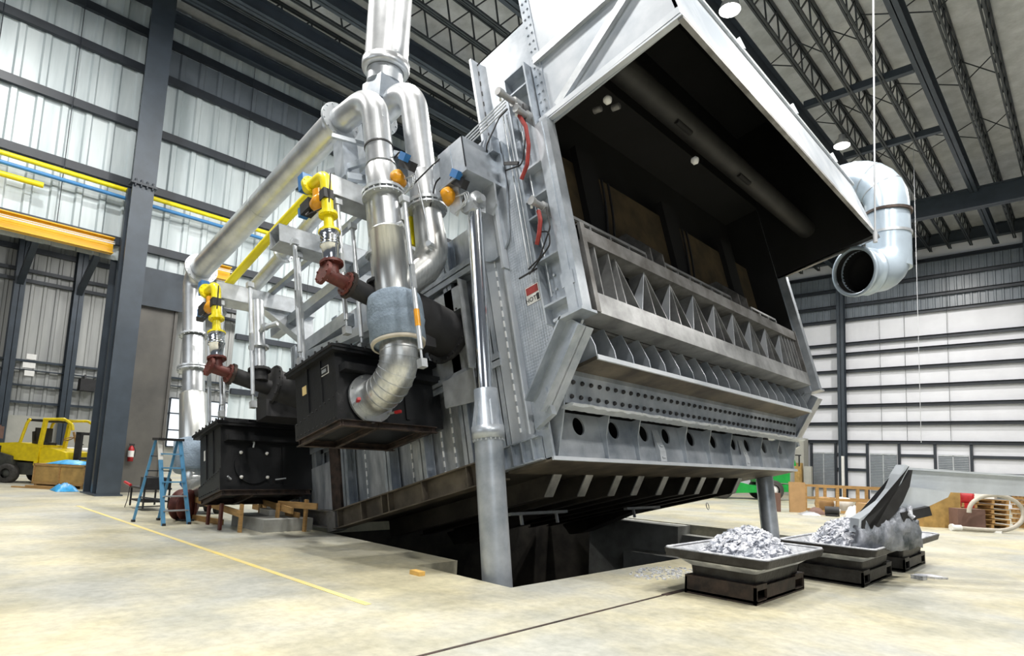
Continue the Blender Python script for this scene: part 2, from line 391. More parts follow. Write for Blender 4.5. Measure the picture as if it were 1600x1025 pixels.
for y in (21, 25.8, 30.5):
    br = MB()
    for x, x2 in zip(JX[:-1], JX[1:]):
        br.tube([(x, y, ZR - 1.0), (x2, y, ZR - .08)], .022, 5).tube([(x, y, ZR - .08), (x2, y, ZR - 1.0)], .022, 5)
    tag(br.build('joist_bridging', JOIST), {21: 'nearest', 25.8: 'middle', 30.5: 'farthest'}[y] + ' row of thin crossed rods between the roof joists', 'bracing')
# duct bank / purlin stack at the left eave
mb = MB()
mb.ib((-21.9, 5.6, 15.75), (-21.9, 44, 15.75), .42, .3, .03)
tag(mb.build('eave_beam', STEEL), 'dark eave beam along the left wall top', 'beam')
tag(MB().ib((-21.2, 5.6, 16.3), (-21.2, 44, 16.3), .36, .3, .03).build('eave_beam', STEELD), 'dark upper eave beam tucked under the roof at the left wall', 'beam')
corr('y', WL + .03, 5.16, 45, 14.1, 15.15, .62, .06).build('grey_strip', SHEETD, wall_left)

# ---- high-bay lamps
lamp_spots = [(-7.42, 16.3), (-7.23, 26.6), (-6.65, 36.8), (-14.5, 16.3), (-14.5, 26.6), (-2.0, 8.5), (-9.5, 3.0), (-16.0, 1.5), (-10.0, 8.0), (.5, 16.5), (1.0, 29), (-1, 0.5), (4.0, 11.0), (5.5, 5.0)]  # last two are unseen lamps added to brighten the furnace front
def highbay(x, y, label, group, power):
    r = empty('high_bay_lamp', (x, y, 15.15)); tag(r, label, 'lamp', group)
    MB().lathe((0, 0, .5), (0, 0, -1), [(0, .05), (.02, .12), (.22, .15), (.3, .26), (.5, .31)], 20).build('housing', GALVW, r)
    MB().lathe((0, 0, .02), (0, 0, -1), [(0, .3), (.04, .29), (.09, .2), (.11, .001)], 20).build('lens', LAMPE, r)
    MB().tube([(0, 0, .5), (0, 0, 1.4)], .012, 6).build('hanger', STEELD, r)
    d = bpy.data.lights.new('lamp_light', 'AREA'); d.shape = 'DISK'; d.size = .7; d.energy = power; d.color = (1, .965, .91)
    o = bpy.data.objects.new('lamp_light', d); SC.collection.objects.link(o); o.parent = r; o.location = (0, 0, -.15)
for k, (x, y) in enumerate(lamp_spots):
    lab = ('glaring lamp above the hood top', 'glaring lamp above the pale blue duct', 'small lamp beside the pale blue duct near the end wall')
    highbay(x, y, lab[k] if k < 3 else 'high bay lamp under the hall roof out of view', None if k < 3 else 'lamps above the frame', 1500)

for k, (x, y) in enumerate(((-31, 3), (-31, 14), (-39, 8), (-39, 20))):  # unseen fill lights added to brighten the dim side bay
    d = bpy.data.lights.new('side_bay_added_fill', 'AREA'); d.shape = 'DISK'; d.size = .8; d.energy = 1500; d.color = (1, .98, .95)
    o = bpy.data.objects.new('side_bay_added_fill', d); SC.collection.objects.link(o); o.location = (x, y, 12.9)
# ---- big left column
col = empty('steel_column', (-22.1, 5.16, 0)); tag(col, 'massive blue-grey steel column in front of the bronze door', 'column')
mb = MB(); mb.bx(.72, .78, -.30, .30, .04, 9.6).bx(-.82, -.76, -.30, .30, .04, 16.2).bx(-.76, .72, -.02, .02, .04, 16.0).bx(.72, .80, -.33, .33, 9.6, 16.2)
mb.bx(-.1, .1, -.26, .26, .04, 9.6)
mb.build('shaft', STEEL, col)
MB().bx(-.9, .84, -.36, .36, 0, .04).build('base_plate', STEEL, col)
mb = MB(); mb.bx(.5, .86, -.36, .36, 9.55, 9.62)
for y in (-.24, -.08, .08, .24): mb.cyl((.83, y, 9.48), (.83, y, 9.7), .03, 8)
mb.build('splice_plate', STEELD, col)
# crane girder, rail and wall pipes
def crane(y0, y1, lab):
    r = empty('crane_girder', (-22.3, y0, 7.7)); tag(r, lab, 'girder')
    L = y1 - y0
    MB().ib((0, 0, 0), (0, L, 0), .5, .28, .03).build('beam', CRANE, r)
    MB().tube([(.2, 0, .03), (.2, L, .03)], .02, 6).tube([(.2, 0, .09), (.2, L, .09)], .012, 6).build('conductor_rail', WHITEM, r)
    MB().bx(.0, .2, L * .5, L * .5 + .06, -.1, .14).build('bracket', STEELD, r)
crane(-6, 4.75, 'yellow crane girder left of the big column')
crane(7.1, 8.35, 'short yellow crane girder right of the big column')
for z, m, y0, y1, r, nm, lab in ((9.63, YELLOW, -6, 14, .075, 'gas_pipe', 'long yellow gas pipe high on the left wall'), (9.36, BLUEPIPE, -6, 13, .06, 'air_pipe', 'blue air pipe just under the yellow pipe'),
                         (9.02, YELLOW, -6, 2.85, .085, 'gas_pipe', 'short yellow pipe stub low at the left frame edge')):
    tag(MB().tube([(-22.35, y0, z), (-22.35, y1, z)], r, 12).build(nm, m), lab, 'pipe')
e = tag(empty('fire_extinguisher', (-22.67, 5.98, 1.0)), 'red fire extinguisher on the big column side', 'extinguisher')
MB().lathe((0, 0, 0), (0, 0, 1), [(0, .001), (0, .08), (.4, .085), (.47, .05), (.5, .03)], 16).build('tank', RED, e)
MB().lathe((0, 0, .14), (0, 0, 1), [(0, .088), (.2, .088)], 16).build('label_band', WHITEM, e)
MB().bx(-.03, .03, -.06, .08, .5, .56).tube([(0, .05, .5), (.02, .12, .35), (.02, .1, .15)], .012, 6).build('valve', BLACK2, e)

# ================================================================== THE FURNACE (local axes: s forward, y across, w up; tilted 15 degrees)
TILT = math.radians(15)
FO = V((-5.55, 6.5, 1.58))
RM = Matrix(((math.cos(TILT), 0, -math.sin(TILT)), (0, 1, 0), (math.sin(TILT), 0, math.cos(TILT))))
def W(s, y, ww): return FO + RM @ V((s, y, ww))
F = tag(empty('tilting_furnace', FO, (0, -TILT, 0)), 'huge silver melting furnace tipped up over the pit', 'furnace')
YW = 9.2    # width across the front
# body
mb = MB()
mb.bx(-7.0, -.3, .28, .34, .3, 4.3).bx(-7.0, -.3, YW - .34, YW - .28, .3, 4.3).bx(-7.0, -6.94, .34, YW - .34, .3, 4.3).bx(-7.0, -.2, .28, YW - .28, 4.3, 4.36)
mb.build('body_shell', SILVER2, F)
mb = MB()
for s0, w0, w1 in ((-.75, .25, 4.3), (-1.6, .25, 4.3), (-2.75, .25, 4.3), (-3.75, .25, 4.3), (-5.15, .25, 4.3), (-6.3, .45, 4.3), (-6.95, .5, 4.3)):
    mb.ib((s0, .14, w0), (s0, .14, w1), .2, .2, .02, (0, 1, 0))
for wz in (3.5, 1.72): mb.ib((-7.0, .12, wz), (-.6, .12, wz), .24, .22, .02, (0, 1, 0))
mb.build('side_stiffeners', SILVER, F)
# stitch welds on side bays: beads with a dashed primer pattern
def dashed(name, period, duty, on, off):
    m = bpy.data.materials.new(name); m.use_nodes = True; nt = m.node_tree; b = nt.nodes['Principled BSDF']
    tc = nt.nodes.new('ShaderNodeTexCoord'); sx = nt.nodes.new('ShaderNodeSeparateXYZ'); nt.links.new(tc.outputs['Object'], sx.inputs[0])
    md = nt.nodes.new('ShaderNodeMath'); md.operation = 'PINGPONG'; md.inputs[1].default_value = period / 2; nt.links.new(sx.outputs['Z'], md.inputs[0])
    gt = nt.nodes.new('ShaderNodeMath'); gt.operation = 'LESS_THAN'; gt.inputs[1].default_value = period / 2 * duty; nt.links.new(md.outputs[0], gt.inputs[0])
    mx = nt.nodes.new('ShaderNodeMix'); mx.data_type = 'RGBA'; nt.links.new(gt.outputs[0], mx.inputs[0]); mx.inputs[6].default_value = (*off, 1); mx.inputs[7].default_value = (*on, 1)
    nt.links.new(mx.outputs[2], b.inputs['Base Color']); b.inputs['Roughness'].default_value = .5; return m
WELD = dashed('stitch_weld_paint', .17, .6, (.86, .88, .9), (.33, .36, .4))
SEAM = dashed('panel_seam_gaps', .21, .45, (.02, .02, .02), (.42, .45, .5))
for s0 in (-2.15, -2.45, -3.3, -4.15, -4.75, -5.7):
    MB().bx(s0 - .014, s0 + .014, .265, .28, .36, 1.66).build('stitch_weld', WELD, F)
# plates hung on the side under the near burner
MB().bx(-2.25, -1.15, .04, .07, 1.75, 3.3).bx(-1.17, -1.14, -.12, .06, 1.75, 3.3).build('burner_mounting_plate', GALV, F)
MB().prism([(-1.9, 1.3), (-1.15, 1.2), (-1.15, 1.75), (-1.9, 1.75)], 'y', -.05, -.02).build('heat_shield', GALV, F)
MB().bx(-6.8, -5.2, .04, .07, 1.9, 3.5).build('burner_mounting_plate', GALV, F)
# main side panels, both sides
SP = [(-.14, .38), (.0, 0.0), (.12, 0.0), (.12, .7), (.55, 1.2), (1.0, 1.7), (1.0, 6.93), (-.12, 6.93)]
DIMP = SILVER.copy(); DIMP.name = 'dimpled_aluminium'
nt_ = DIMP.node_tree; vo = nt_.nodes.new('ShaderNodeTexVoronoi'); vo.inputs['Scale'].default_value = 22; vo.inputs['Randomness'].default_value = .1
tc_ = nt_.nodes.new('ShaderNodeTexCoord'); nt_.links.new(tc_.outputs['Object'], vo.inputs['Vector'])
bp_ = nt_.nodes.new('ShaderNodeBump'); bp_.inputs['Strength'].default_value = .55; bp_.inputs['Distance'].default_value = .012
nt_.links.new(vo.outputs['Distance'], bp_.inputs['Height']); nt_.links.new(bp_.outputs[0], nt_.nodes['Principled BSDF'].inputs['Normal'])
mb = MB(); mb.prism(SP, 'y', 0, .05); mb.build('side_panel', SILVER, F)
MB().prism([(-.10, .42), (.12, .42), (.5, 1.35), (.49, 4.1), (-.10, 4.1)], 'y', -.008, .0).build('dimpled_panel', DIMP, F)
MB().prism(SP, 'y', YW - .05, YW).build('side_panel', SILVER, F)
# perforated look: fine dimple rows raised on the lower panel are too small; the left edge flanges
mb = MB(); mb.bx(-.16, -.11, -.14, .05, 3.0, 6.98).bx(-.62, -.14, .02, .06, .33, 4.9)
mb.bx(-.16, -.13, -.10, .04, .4, 3.0)
mb.build('panel_edge_flange', HOODM, F)
MB().bx(-.215, -.185, .0, .02, .5, 4.2).build('stitch_weld', WELD, F)
MB().bx(-.42, -.40, .0, .02, .5, 3.9).build('stitch_weld', WELD, F)
MB().bx(-.105, -.09, -.01, .0, 4.2, 6.92).build('panel_seam', SEAM, F)
# front pillars with ladder-like recess
for side, (ya, yb) in enumerate(((-.20, .0), (YW, YW + .2))):
    mb = MB()
    mb.bx(.97, 1.19, ya, yb, 1.75, 4.82).bx(.5, .53, ya + .04, yb, 1.8, 6.0)
    mb.bx(.95, .98, ya, yb, 4.82, 6.0)
    if side == 0:
        mb.bx(.97, 1.10, ya - .015, ya, 2.35, 4.8).bx(.93, 1.14, ya - .02, ya, 2.15, 2.35).bx(.97, 1.12, ya - .02, ya, 1.75, 2.15)
    for wz in (2.05, 2.75, 3.45, 3.75, 4.25, 5.65, 6.0): mb.bx(.53, .97, ya + .03, yb, wz - .015, wz + .015)
    mb.build('front_pillar', SILVER, F)
    kn = MB(); p0, p1 = V((.98, (ya + yb) / 2, 1.66)), V((.12, (ya + yb) / 2, .72))
    kn.ib(p0, p1, .36, .34, .025, (1, 0, 1)); kn.bx(.72, 1.22, ya - .07, yb + .07, 1.72, 1.76)
    kn.prism([(.0, .42), (.34, .55), (.30, .95), (.05, .78)], 'y', ya + .05, yb - .05)
    kn.build('knee_bracket', SILVER, F)
# lower front: holed panel, ribs, bottom plate, sill
holes = [.82, 1.74, 2.64, 3.38, 4.30, 5.24, 6.18, 6.88, 7.82, 8.78]
cells = [.12, 1.36, 2.25, 3.01, 3.84, 4.80, 5.75, 6.53, 7.32, 8.33, YW - .05]
def holed_plate(s, cells, holes, w0, w1, wc, r):
    mb = MB(); n = 48
    for (a, b), h in zip(zip(cells[:-1], cells[1:]), holes):
        angs = sorted([2 * PI * i / n for i in range(n)] + [math.atan2(cw - wc, cy - h) % (2 * PI) for cy in (a, b) for cw in (w0, w1)])
        inner, outer = [], []
        for t in angs:
            c, d = math.cos(t), math.sin(t); inner.append((s, h + r * c, wc + r * d))
            ks = []
            if c > 1e-9: ks.append((b - h) / c)
            if c < -1e-9: ks.append((a - h) / c)
            if d > 1e-9: ks.append((w1 - wc) / d)
            if d < -1e-9: ks.append((w0 - wc) / d)
            k = min(ks); outer.append((s, h + k * c, wc + k * d))
        k = len(angs)
        for off in (0, -.03):
            mb.add([(p[0] + off, p[1], p[2]) for p in inner + outer], [(i, (i + 1) % k, k + (i + 1) % k, k + i) for i in range(k)])
        mb.add([(p[0], p[1], p[2]) for p in inner] + [(p[0] - .03, p[1], p[2]) for p in inner], [(i, (i + 1) % k, k + (i + 1) % k, k + i) for i in range(k)])
    return mb
holed_plate(.03, cells, holes, .02, .72, .53, .14).build('holed_front_plate', SILVER, F)
mb = MB(); mb.bx(-.02, .045, .12, YW - .05, .02, .30)
mb.build('front_skirt', SILVER, F)
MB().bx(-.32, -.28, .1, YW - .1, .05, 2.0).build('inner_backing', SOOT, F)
for y in (3.0, 6.52):
    MB().prism([(.045, .04), (.10, .04), (.12, .22), (.08, .44), (.045, .62)], 'y', y - .10, y + .10).bx(.10, .125, y - .05, y + .05, .10, .12).bx(.10, .125, y - .05, y + .05, .30, .32).build('access_cover', HOODM, F)
for y in [c_ for c_ in cells[1:-1] if c_ not in (3.01, 6.53)]:
    MB().prism([(.02, .02), (.10, .02), (.13, .40), (.26, .70), (.02, .70)], 'y', y - .012, y + .012).build('front_rib', SILVER, F)
for y in (.14, YW - .06):
    MB().prism([(-.3, .02), (.10, .02), (.33, .62), (.46, 1.1), (.1, 1.15)], 'y', y - .014, y + .014).build('front_rib', SILVER, F)
MB().bx(-.75, .10, 0, YW + .1, -.03, .02).build('bottom_plate', UNDER, F)  # dark tone carries the shade beneath the plate
MB().bx(.10, .135, -.01, YW + .12, -.03, .025).build('bottom_plate_edge', HOODM, F)  # pale strip paints the lit front edge of the same plate
sill = MB().prism([(.34, .74), (.37, .74), (.50, 1.12), (.47, 1.13)], 'y', .14, YW - .1).prism([(.46, 1.11), (.50, 1.11), (.50, 1.19), (.2, 1.24), (.2, 1.2)], 'y', .14, YW - .1).build('sill_plate', SILVER, F)
bolt0 = None
for row, (bs, bw) in enumerate(((.39, .83), (.455, 1.02))):
    for k in range(42):
        y = .27 + k * (YW - .55) / 41
        if bolt0 is None:
            bolt0 = MB().lathe((0, 0, 0), (.94, 0, -.32), [(0, .034), (.03, .034), (.05, .022), (.055, .001)], 8).build('bolt', BLACK2, sill); c = bolt0
        else:
            c = bolt0.copy(); SC.collection.objects.link(c); c.parent = sill
        c.location = (bs, y, bw)
# ragged ledge crusted with metal
mb = MB(); n = 120; vs = []
for i in range(n + 1):
    y = .12 + i * (YW - .02) / n; f = .53 + random.uniform(-.012, .016); wz = .70 + random.uniform(-.006, .006)
    vs += [(.3, y, wz), (f - .03, y, wz), (f, y, wz - .02), (f - .02, y, wz - .05 + random.uniform(-.01, .01)), (.3, y, wz - .045)]
fs = [(i * 5 + j, i * 5 + (j + 1) % 5, (i + 1) * 5 + (j + 1) % 5, (i + 1) * 5 + j) for i in range(n) for j in range(5)] + [(0, 1, 2, 3, 4), tuple(n * 5 + j for j in (4, 3, 2, 1, 0))]
mb.add(vs, fs); mb.build('crusted_ledge', HOODM, F)
# shelf and fin rack
mb = MB(); mb.prism([(.2, 1.17), (.94, 1.20), (.94, 1.25), (.2, 1.22)], 'y', .28, YW - .3); mb.build('rack_shelf', UNDER, F)
MB().bx(.93, .96, .28, YW - .3, 1.195, 1.265).build('rack_front_lip', HOODM, F)
MB().bx(.3, .33, .28, YW - .3, 1.2, 1.9).build('rack_back_plate', WORN, F)
for k in range(19):
    y = .34 + k * (YW - .72) / 18
    MB().prism([(.33, 1.25), (.91, 1.26), (.91, 1.42), (.80, 1.80), (.33, 1.85)], 'y', y - .012, y + .012).bx(.6, .66, y, y + .11, 1.25, 1.45).build('rack_fin', SILVER, F)
MB().bx(.2, .7, .25, YW - .25, 1.8, 1.86).build('rack_top_plate', SOOTY, F)
# door truss
mb = MB()
mb.bx(1.06, 1.10, .25, YW - .25, 1.84, 2.16).bx(.72, 1.08, .25, YW - .25, 1.84, 1.87).bx(.98, 1.08, .25, YW - .25, 2.14, 2.16)
mb.build('truss_bottom_beam', WORN, F)
MB().bx(1.04, 1.08, .25, YW - .25, 3.0, 3.24).bx(.72, 1.06, .25, YW - .25, 3.21, 3.24).bx(.72, 1.06, .25, YW - .25, 3.0, 3.02).build('truss_top_beam', SOOTY, F)
MB().bx(.62, 1.10, .25, .29, 1.84, 3.26).bx(1.07, 1.12, .24, .34, 1.84, 3.26).build('truss_end_plate', SOOTY, F)
MB().bx(.62, 1.10, YW - .29, YW - .25, 1.84, 3.26).build('truss_end_plate', SOOTY, F)
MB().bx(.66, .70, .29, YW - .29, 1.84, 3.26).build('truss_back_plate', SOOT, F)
for y in (.62, .98, 8.0, 8.2, 8.4, 8.6, 8.8):
    MB().bx(.70, 1.04, y - .013, y + .013, 2.16, 3.0).build('truss_rib', WORN, F)
pitch = .845
for k in range(8):
    y0 = 1.22 + k * pitch; ya, yb = y0 + .42, y0 + pitch
    # folded plates: one leaning down to the right, one triangle rising back up
    def quad(*ps):
        n = (V(ps[1]) - V(ps[0])).cross(V(ps[2]) - V(ps[0])).normalized() * .010; k_ = len(ps); mb = MB()
        return mb.add([V(x) + n for x in ps] + [V(x) - n for x in ps], [tuple(range(k_)), tuple(range(2 * k_ - 1, k_ - 1, -1))] + [(i, k_ + i, k_ + (i + 1) % k_, (i + 1) % k_) for i in range(k_)])
    quad((1.0, y0, 3.0), (.86, y0, 3.0), (.72, y0 + .40, 2.16), (1.04, y0 + .40, 2.16)).build('truss_gusset', WORN, F)
    quad((1.0, y0 + pitch, 3.0), (.72, y0 + .42, 2.16), (1.04, y0 + .42, 2.16)).build('truss_gusset', HOODM, F)  # paler tone than its mate paints the light it catches
    MB().prism([(.7, 2.16), (1.04, 2.16), (1.0, 3.0), (.7, 3.0)], 'y', y0 - .012, y0 + .012).build('truss_rib', WORN, F)
# guard rails and lifting brackets above the truss
for y0, y1, n in ((.3, 2.45, 4), (3.1, 5.85, 6), (6.9, 8.35, 3)):
    mb = MB(); mb.bx(.88, .92, y0, y1, 3.48, 3.53)
    for k in range(n + 1): y = y0 + (y1 - y0) * k / n; mb.bx(.88, .92, y - .015, y + .015, 3.24, 3.5)
    mb.build('guard_rail', WORN, F)
for y in (2.55, 6.15):
    mb = MB(); mb.prism([(.45, 3.24), (.98, 3.24), (.98, 3.62), (.6, 4.1), (.45, 4.1)], 'y', y - .04, y).prism([(.45, 3.24), (.98, 3.24), (.98, 3.62), (.6, 4.1), (.45, 4.1)], 'y', y + .38, y + .42).bx(.42, .46, y - .04, y + .42, 3.24, 4.1)
    mb.build('lifting_bracket', SOOTY, F)
# door refractory face behind the truss, with straps and hanging chains
mb = MB(); mb.bx(.18, .40, .3, YW - .3, 2.0, 5.3); mb.build('refractory_face', REFR, F)
for y in (1.55, 4.5, 7.3):
    MB().bx(.40, .52, y, y + .55, 3.1, 5.6).build('door_strap', SOOT, F)
for y in (2.05, 2.25, 5.0, 5.2):
    MB().tube(arc((.55, y - .5, 5.3), (0, .6, 0), (0, 0, -1.9), .1, 1.45, 12), .022, 6).build('hanging_hose', BLACK2, F)
# hood
HP = [(1.0, 4.80), (3.37, 4.86), (3.22, 6.36), (1.9, 9.2), (.98, 9.2)]
MB().prism(HP, 'y', -.03, .0).build('hood_side', HOODS, F)
MB().prism(HP, 'y', YW, YW + .03).build('hood_side', HOODS, F)
mb = MB()
mb.add([(3.37, -.03, 4.86), (3.37, YW + .03, 4.86), (3.22, YW + .03, 6.36), (3.22, -.03, 6.36), (3.33, -.03, 4.86), (3.33, YW + .03, 4.86), (3.18, YW + .03, 6.36), (3.18, -.03, 6.36)],
       [(0, 1, 2, 3), (7, 6, 5, 4), (0, 4, 5, 1), (1, 5, 6, 2), (2, 6, 7, 3), (3, 7, 4, 0)])
mb.build('hood_front', HOODS, F)
mb = MB()
mb.add([(3.22, -.03, 6.36), (3.22, YW + .03, 6.36), (1.9, YW + .03, 9.2), (1.9, -.03, 9.2), (3.18, -.03, 6.34), (3.18, YW + .03, 6.34), (1.86, YW + .03, 9.18), (1.86, -.03, 9.18)],
       [(0, 1, 2, 3), (7, 6, 5, 4), (0, 4, 5, 1), (1, 5, 6, 2), (2, 6, 7, 3), (3, 7, 4, 0)])
mb.bx(.98, 1.9, -.03, YW + .03, 9.16, 9.2).bx(-.12, -.06, .05, YW - .05, 4.4, 6.93).bx(-.12, 1.0, 0, YW, 6.90, 6.93).bx(.98, 1.0, 0, YW, 6.93, 9.2)
mb.build('hood_roof', HOODS, F)
mb = MB(); mb.bar((3.22, -.1, 6.36), (3.22, YW + .1, 6.36), .1, .07)
for y in (.9, 2.9, 5.4, 7.9): mb.prism([(3.2, 6.36), (3.3, 6.36), (3.27, 6.62), (3.2, 6.62)], 'y', y, y + .03)
mb.build('hood_top_lip', GALV, F)
# sooty lining of the hood
mb = MB(); IN = [(1.0, 4.84), (3.31, 4.88), (3.16, 6.32), (1.86, 9.12), (1.0, 9.12)]
mb.prism(IN, 'y', .012, .03).prism(IN, 'y', YW - .03, YW - .012)
for i in range(1, 4):
    p, q = IN[i], IN[i + 1] if i < 4 else IN[0]
    mb.add([(p[0], .03, p[1]), (p[0], YW - .03, p[1]), (q[0], YW - .03, q[1]), (q[0], .03, q[1])], [(3, 2, 1, 0)])
mb.bx(-.05, .12, .06, YW - .06, 2.0, 6.88).bx(-.05, 1.0, .055, .09, 2.0, 6.88).bx(-.05, 1.0, YW - .09, YW - .055, 2.0, 6.88).bx(-.05, 1.03, .055, YW - .055, 6.84, 6.89).bx(1.01, 1.03, .05, YW - .05, 6.89, 9.1)
mb.build('hood_lining', SOOT, F)
# rims of the hood mouth, side stiffeners
mb = MB(); mb.bx(1.0, 3.4, -.12, -.03, 4.84, 4.87).bar((1.0, -.075, 4.90), (3.38, -.075, 4.94), .09, .1)
mb.build('hood_rim', HOODM, F)
MB().bar((3.36, -.1, 4.84), (3.36, YW + .12, 4.84), .07, .07).build('hood_front_rim', SOOTY, F)
MB().bx(1.0, 3.4, YW, YW + .1, 4.80, 4.87).build('hood_far_rim', SOOTY, F)
mb = MB(); mb.ch((1.08, -.09, 6.0), (3.0, -.09, 6.02), .13, .12, .015, side=-1).build('hood_stiffener', GALV, F)
MB().ch((1.34, -.09, 4.98), (2.95, -.09, 5.88), .13, .12, .015, side=-1).build('hood_stiffener', GALV, F)
mb = MB(); mb.bx(1.0, 1.18, -.045, -.03, 4.82, 9.2)
for k in range(26): mb.cyl((1.05, -.06, 4.95 + k * .16), (1.05, -.04, 4.95 + k * .16), .018, 6).cyl((1.13, -.06, 4.95 + k * .16), (1.13, -.04, 4.95 + k * .16), .018, 6)
mb.build('bolted_seam_strip', SILVER, F)
# duct with slots, and fittings inside the hood
mb = MB(); mb.tube([(2.0, .1, 5.7), (2.0, YW - .1, 5.7)], .22, 20); mb.build('fume_duct', DUSTY, F)
mb = MB()
for y in (2.4, 4.9): MB().tube([(2.05, y, 5.49), (2.05, y + .5, 5.49)], .05, 10).build('duct_slot', SOOT, F)
for p in ((1.85, .4, 4.96), (2.2, 2.2, 4.5)):
    MB().lathe(p, (1, .2, -.6), [(0, .04), (.05, .07), (.1, .05), (.11, .001)], 10).build('inner_fitting', WHITEM, F)
for p in ((1.6, .5, 5.0), (1.75, .8, 5.1)):
    MB().lathe(p, (1, 0, -.3), [(0, .05), (.12, .05), (.12, .001)], 10).build('inner_fitting', SOOTY, F)
# underside ribs
RIBS = (1.1, 1.94, 2.82, 3.56, 4.46, 5.36, 6.06, 6.92, 7.92)
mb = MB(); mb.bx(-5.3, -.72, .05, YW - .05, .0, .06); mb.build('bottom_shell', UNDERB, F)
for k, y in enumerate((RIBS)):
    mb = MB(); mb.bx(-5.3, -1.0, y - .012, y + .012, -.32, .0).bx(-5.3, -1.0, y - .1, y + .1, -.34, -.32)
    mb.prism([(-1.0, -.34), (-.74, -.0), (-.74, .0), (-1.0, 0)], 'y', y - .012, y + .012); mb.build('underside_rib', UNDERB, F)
    MB().bar((-1.0, y, -.335), (-.73, y, -.01), .2, .02, (1, 0, 1)).build('rib_nose', WORN, F)
for y0, L, n in ((1.5, 1.6, 2), (5.2, 1.4, 1)):
    mb = MB(); mb.bar((-2.3, y0, -.40), (-2.3, y0 + L, -.40), .1, .05)
    for k in range(n): mb.bar((-2.3, y0 + .3 + k, -.4), (-2.3, y0 + .3 + k, -.6), .04, .05, (1, 0, 0))
    mb.build('underside_bracket', GALV, F)
mb = MB().tube(arc((-2.2, 8.9, -.45), (0, .07, 0), (0, 0, .09), 0, 2 * PI, 14)[:-1], .01, 6, closed=True); mb.build('shackle', GALV, F)
# lower chord, rear chord and front corner gussets
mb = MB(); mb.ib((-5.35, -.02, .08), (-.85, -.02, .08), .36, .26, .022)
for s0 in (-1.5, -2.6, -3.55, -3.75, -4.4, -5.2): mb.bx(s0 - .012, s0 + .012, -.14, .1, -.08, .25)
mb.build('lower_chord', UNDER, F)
mb = MB(); mb.ib((-5.35, -.02, .08), (-7.3, -.02, .52), .34, .26, .022).bx(-5.6, -5.3, -.14, .1, -.12, .26); mb.build('rear_chord', SOOTY, F)
mb = MB(); mb.ib((-.85, -.02, .18), (-.02, -.02, .18), .34, .16, .02)
for s0 in (-.75, -.55, -.35, -.15): mb.bx(s0 - .01, s0 + .01, -.1, .05, .02, .34)
mb.build('corner_gusset', SILVER, F)
mb = MB(); mb.bx(-7.4, -6.9, .0, .3, .4, 2.2).bx(-6.4, -5.35, .02, .10, .3, 1.3).build('rear_leg_panel', SILVER2, F)
MB().bx(-5.6, -5.28, .0, .24, .2, 2.4).build('rear_post', RUST, F)
mb = MB()
for y in (2.5, 6.5): MB().prism([(-5.2, -.32), (-2.6, -.32), (-4.6, -.62), (-5.0, -.62)], 'y', y, y + .5).build('hinge_beam', UNDERB, F)
# cylinder bracket box, round-bottom gusset plate
mb = MB()
mb.bx(-.56, .0, -.76, -.74, 4.42, 5.02).bx(-.02, .0, -.76, -.02, 4.42, 5.02).bx(-.58, -.56, -.76, -.02, 4.42, 5.02)
mb.bx(-.62, .04, -.80, -.02, 4.37, 4.42).bx(-.3, -.285, -.77, -.76, 4.42, 5.02)
mb.bx(-.95, -.56, -.55, -.5, 4.5, 5.15).bx(-.3, .1, -.2, -.02, 4.95, 5.25)
mb.build('cylinder_bracket', SILVER, F)
gp = [(-.68, 4.95), (-.72, 3.7)] + [(-.36 + .36 * math.cos(t), 3.62 - .36 * math.sin(t)) for t in [PI * i / 10 for i in range(10, -1, -1)]] + [(.06, 4.2), (.06, 4.95)]
gp = [(-.68, 4.95)] + [(-.33 - .36 * math.cos(PI * i / 10), 3.62 - .36 * math.sin(PI * i / 10)) for i in range(11)] + [(.12, 4.3), (.12, 4.95)]
MB().prism(gp, 'y', -.06, -.02).build('gusset_plate', SILVER, F)
for ss in (-.40, -.08):
    mb = MB(); mb.prism([(ss - .02 - .12, 4.38), (ss - .02 + .14, 4.38), (ss + .10, 4.0), (ss - .02, 3.86), (ss - .14, 4.0)], 'y', -.47 - .22 if ss < -.2 else -.24, -.43 - .22 if ss < -.2 else -.20)
    mb.build('clevis_lug', GALV, F)
# warning sign on the side panel
sg = MB().bx(.12, .38, -.012, -.002, 2.28, 2.56).build('warning_sign', WHITEM, F, 'small red and white sign reading HOT')
MB().bx(.135, .365, -.016, -.012, 2.43, 2.545).build('sign_header', REDH, sg)
MB().bx(.115, .385, -.010, -.004, 2.275, 2.565).build('sign_border', BLACK2, sg)
def text(body, size, parent, loc, rot, m, name='lettering'):
    c = bpy.data.curves.new(name, 'FONT'); c.body = body; c.size = size; c.extrude = .002; c.align_x = 'CENTER'
    t = bpy.data.objects.new('tmp', c); SC.collection.objects.link(t)
    me = bpy.data.meshes.new_from_object(t.evaluated_get(bpy.context.evaluated_depsgraph_get())); me.name = name
    bpy.data.objects.remove(t); me.materials.clear(); me.materials.append(m)
    o = bpy.data.objects.new(name, me); SC.collection.objects.link(o); o.parent = parent; o.location = loc; o.rotation_euler = rot; return o
text('HOT', .10, sg, (.205, -.015, 2.315), (PI / 2, 0, 0), BLACK2)
MB().bx(.315, .365, -.016, -.012, 2.30, 2.40).build('pictogram', BLACK2, sg)
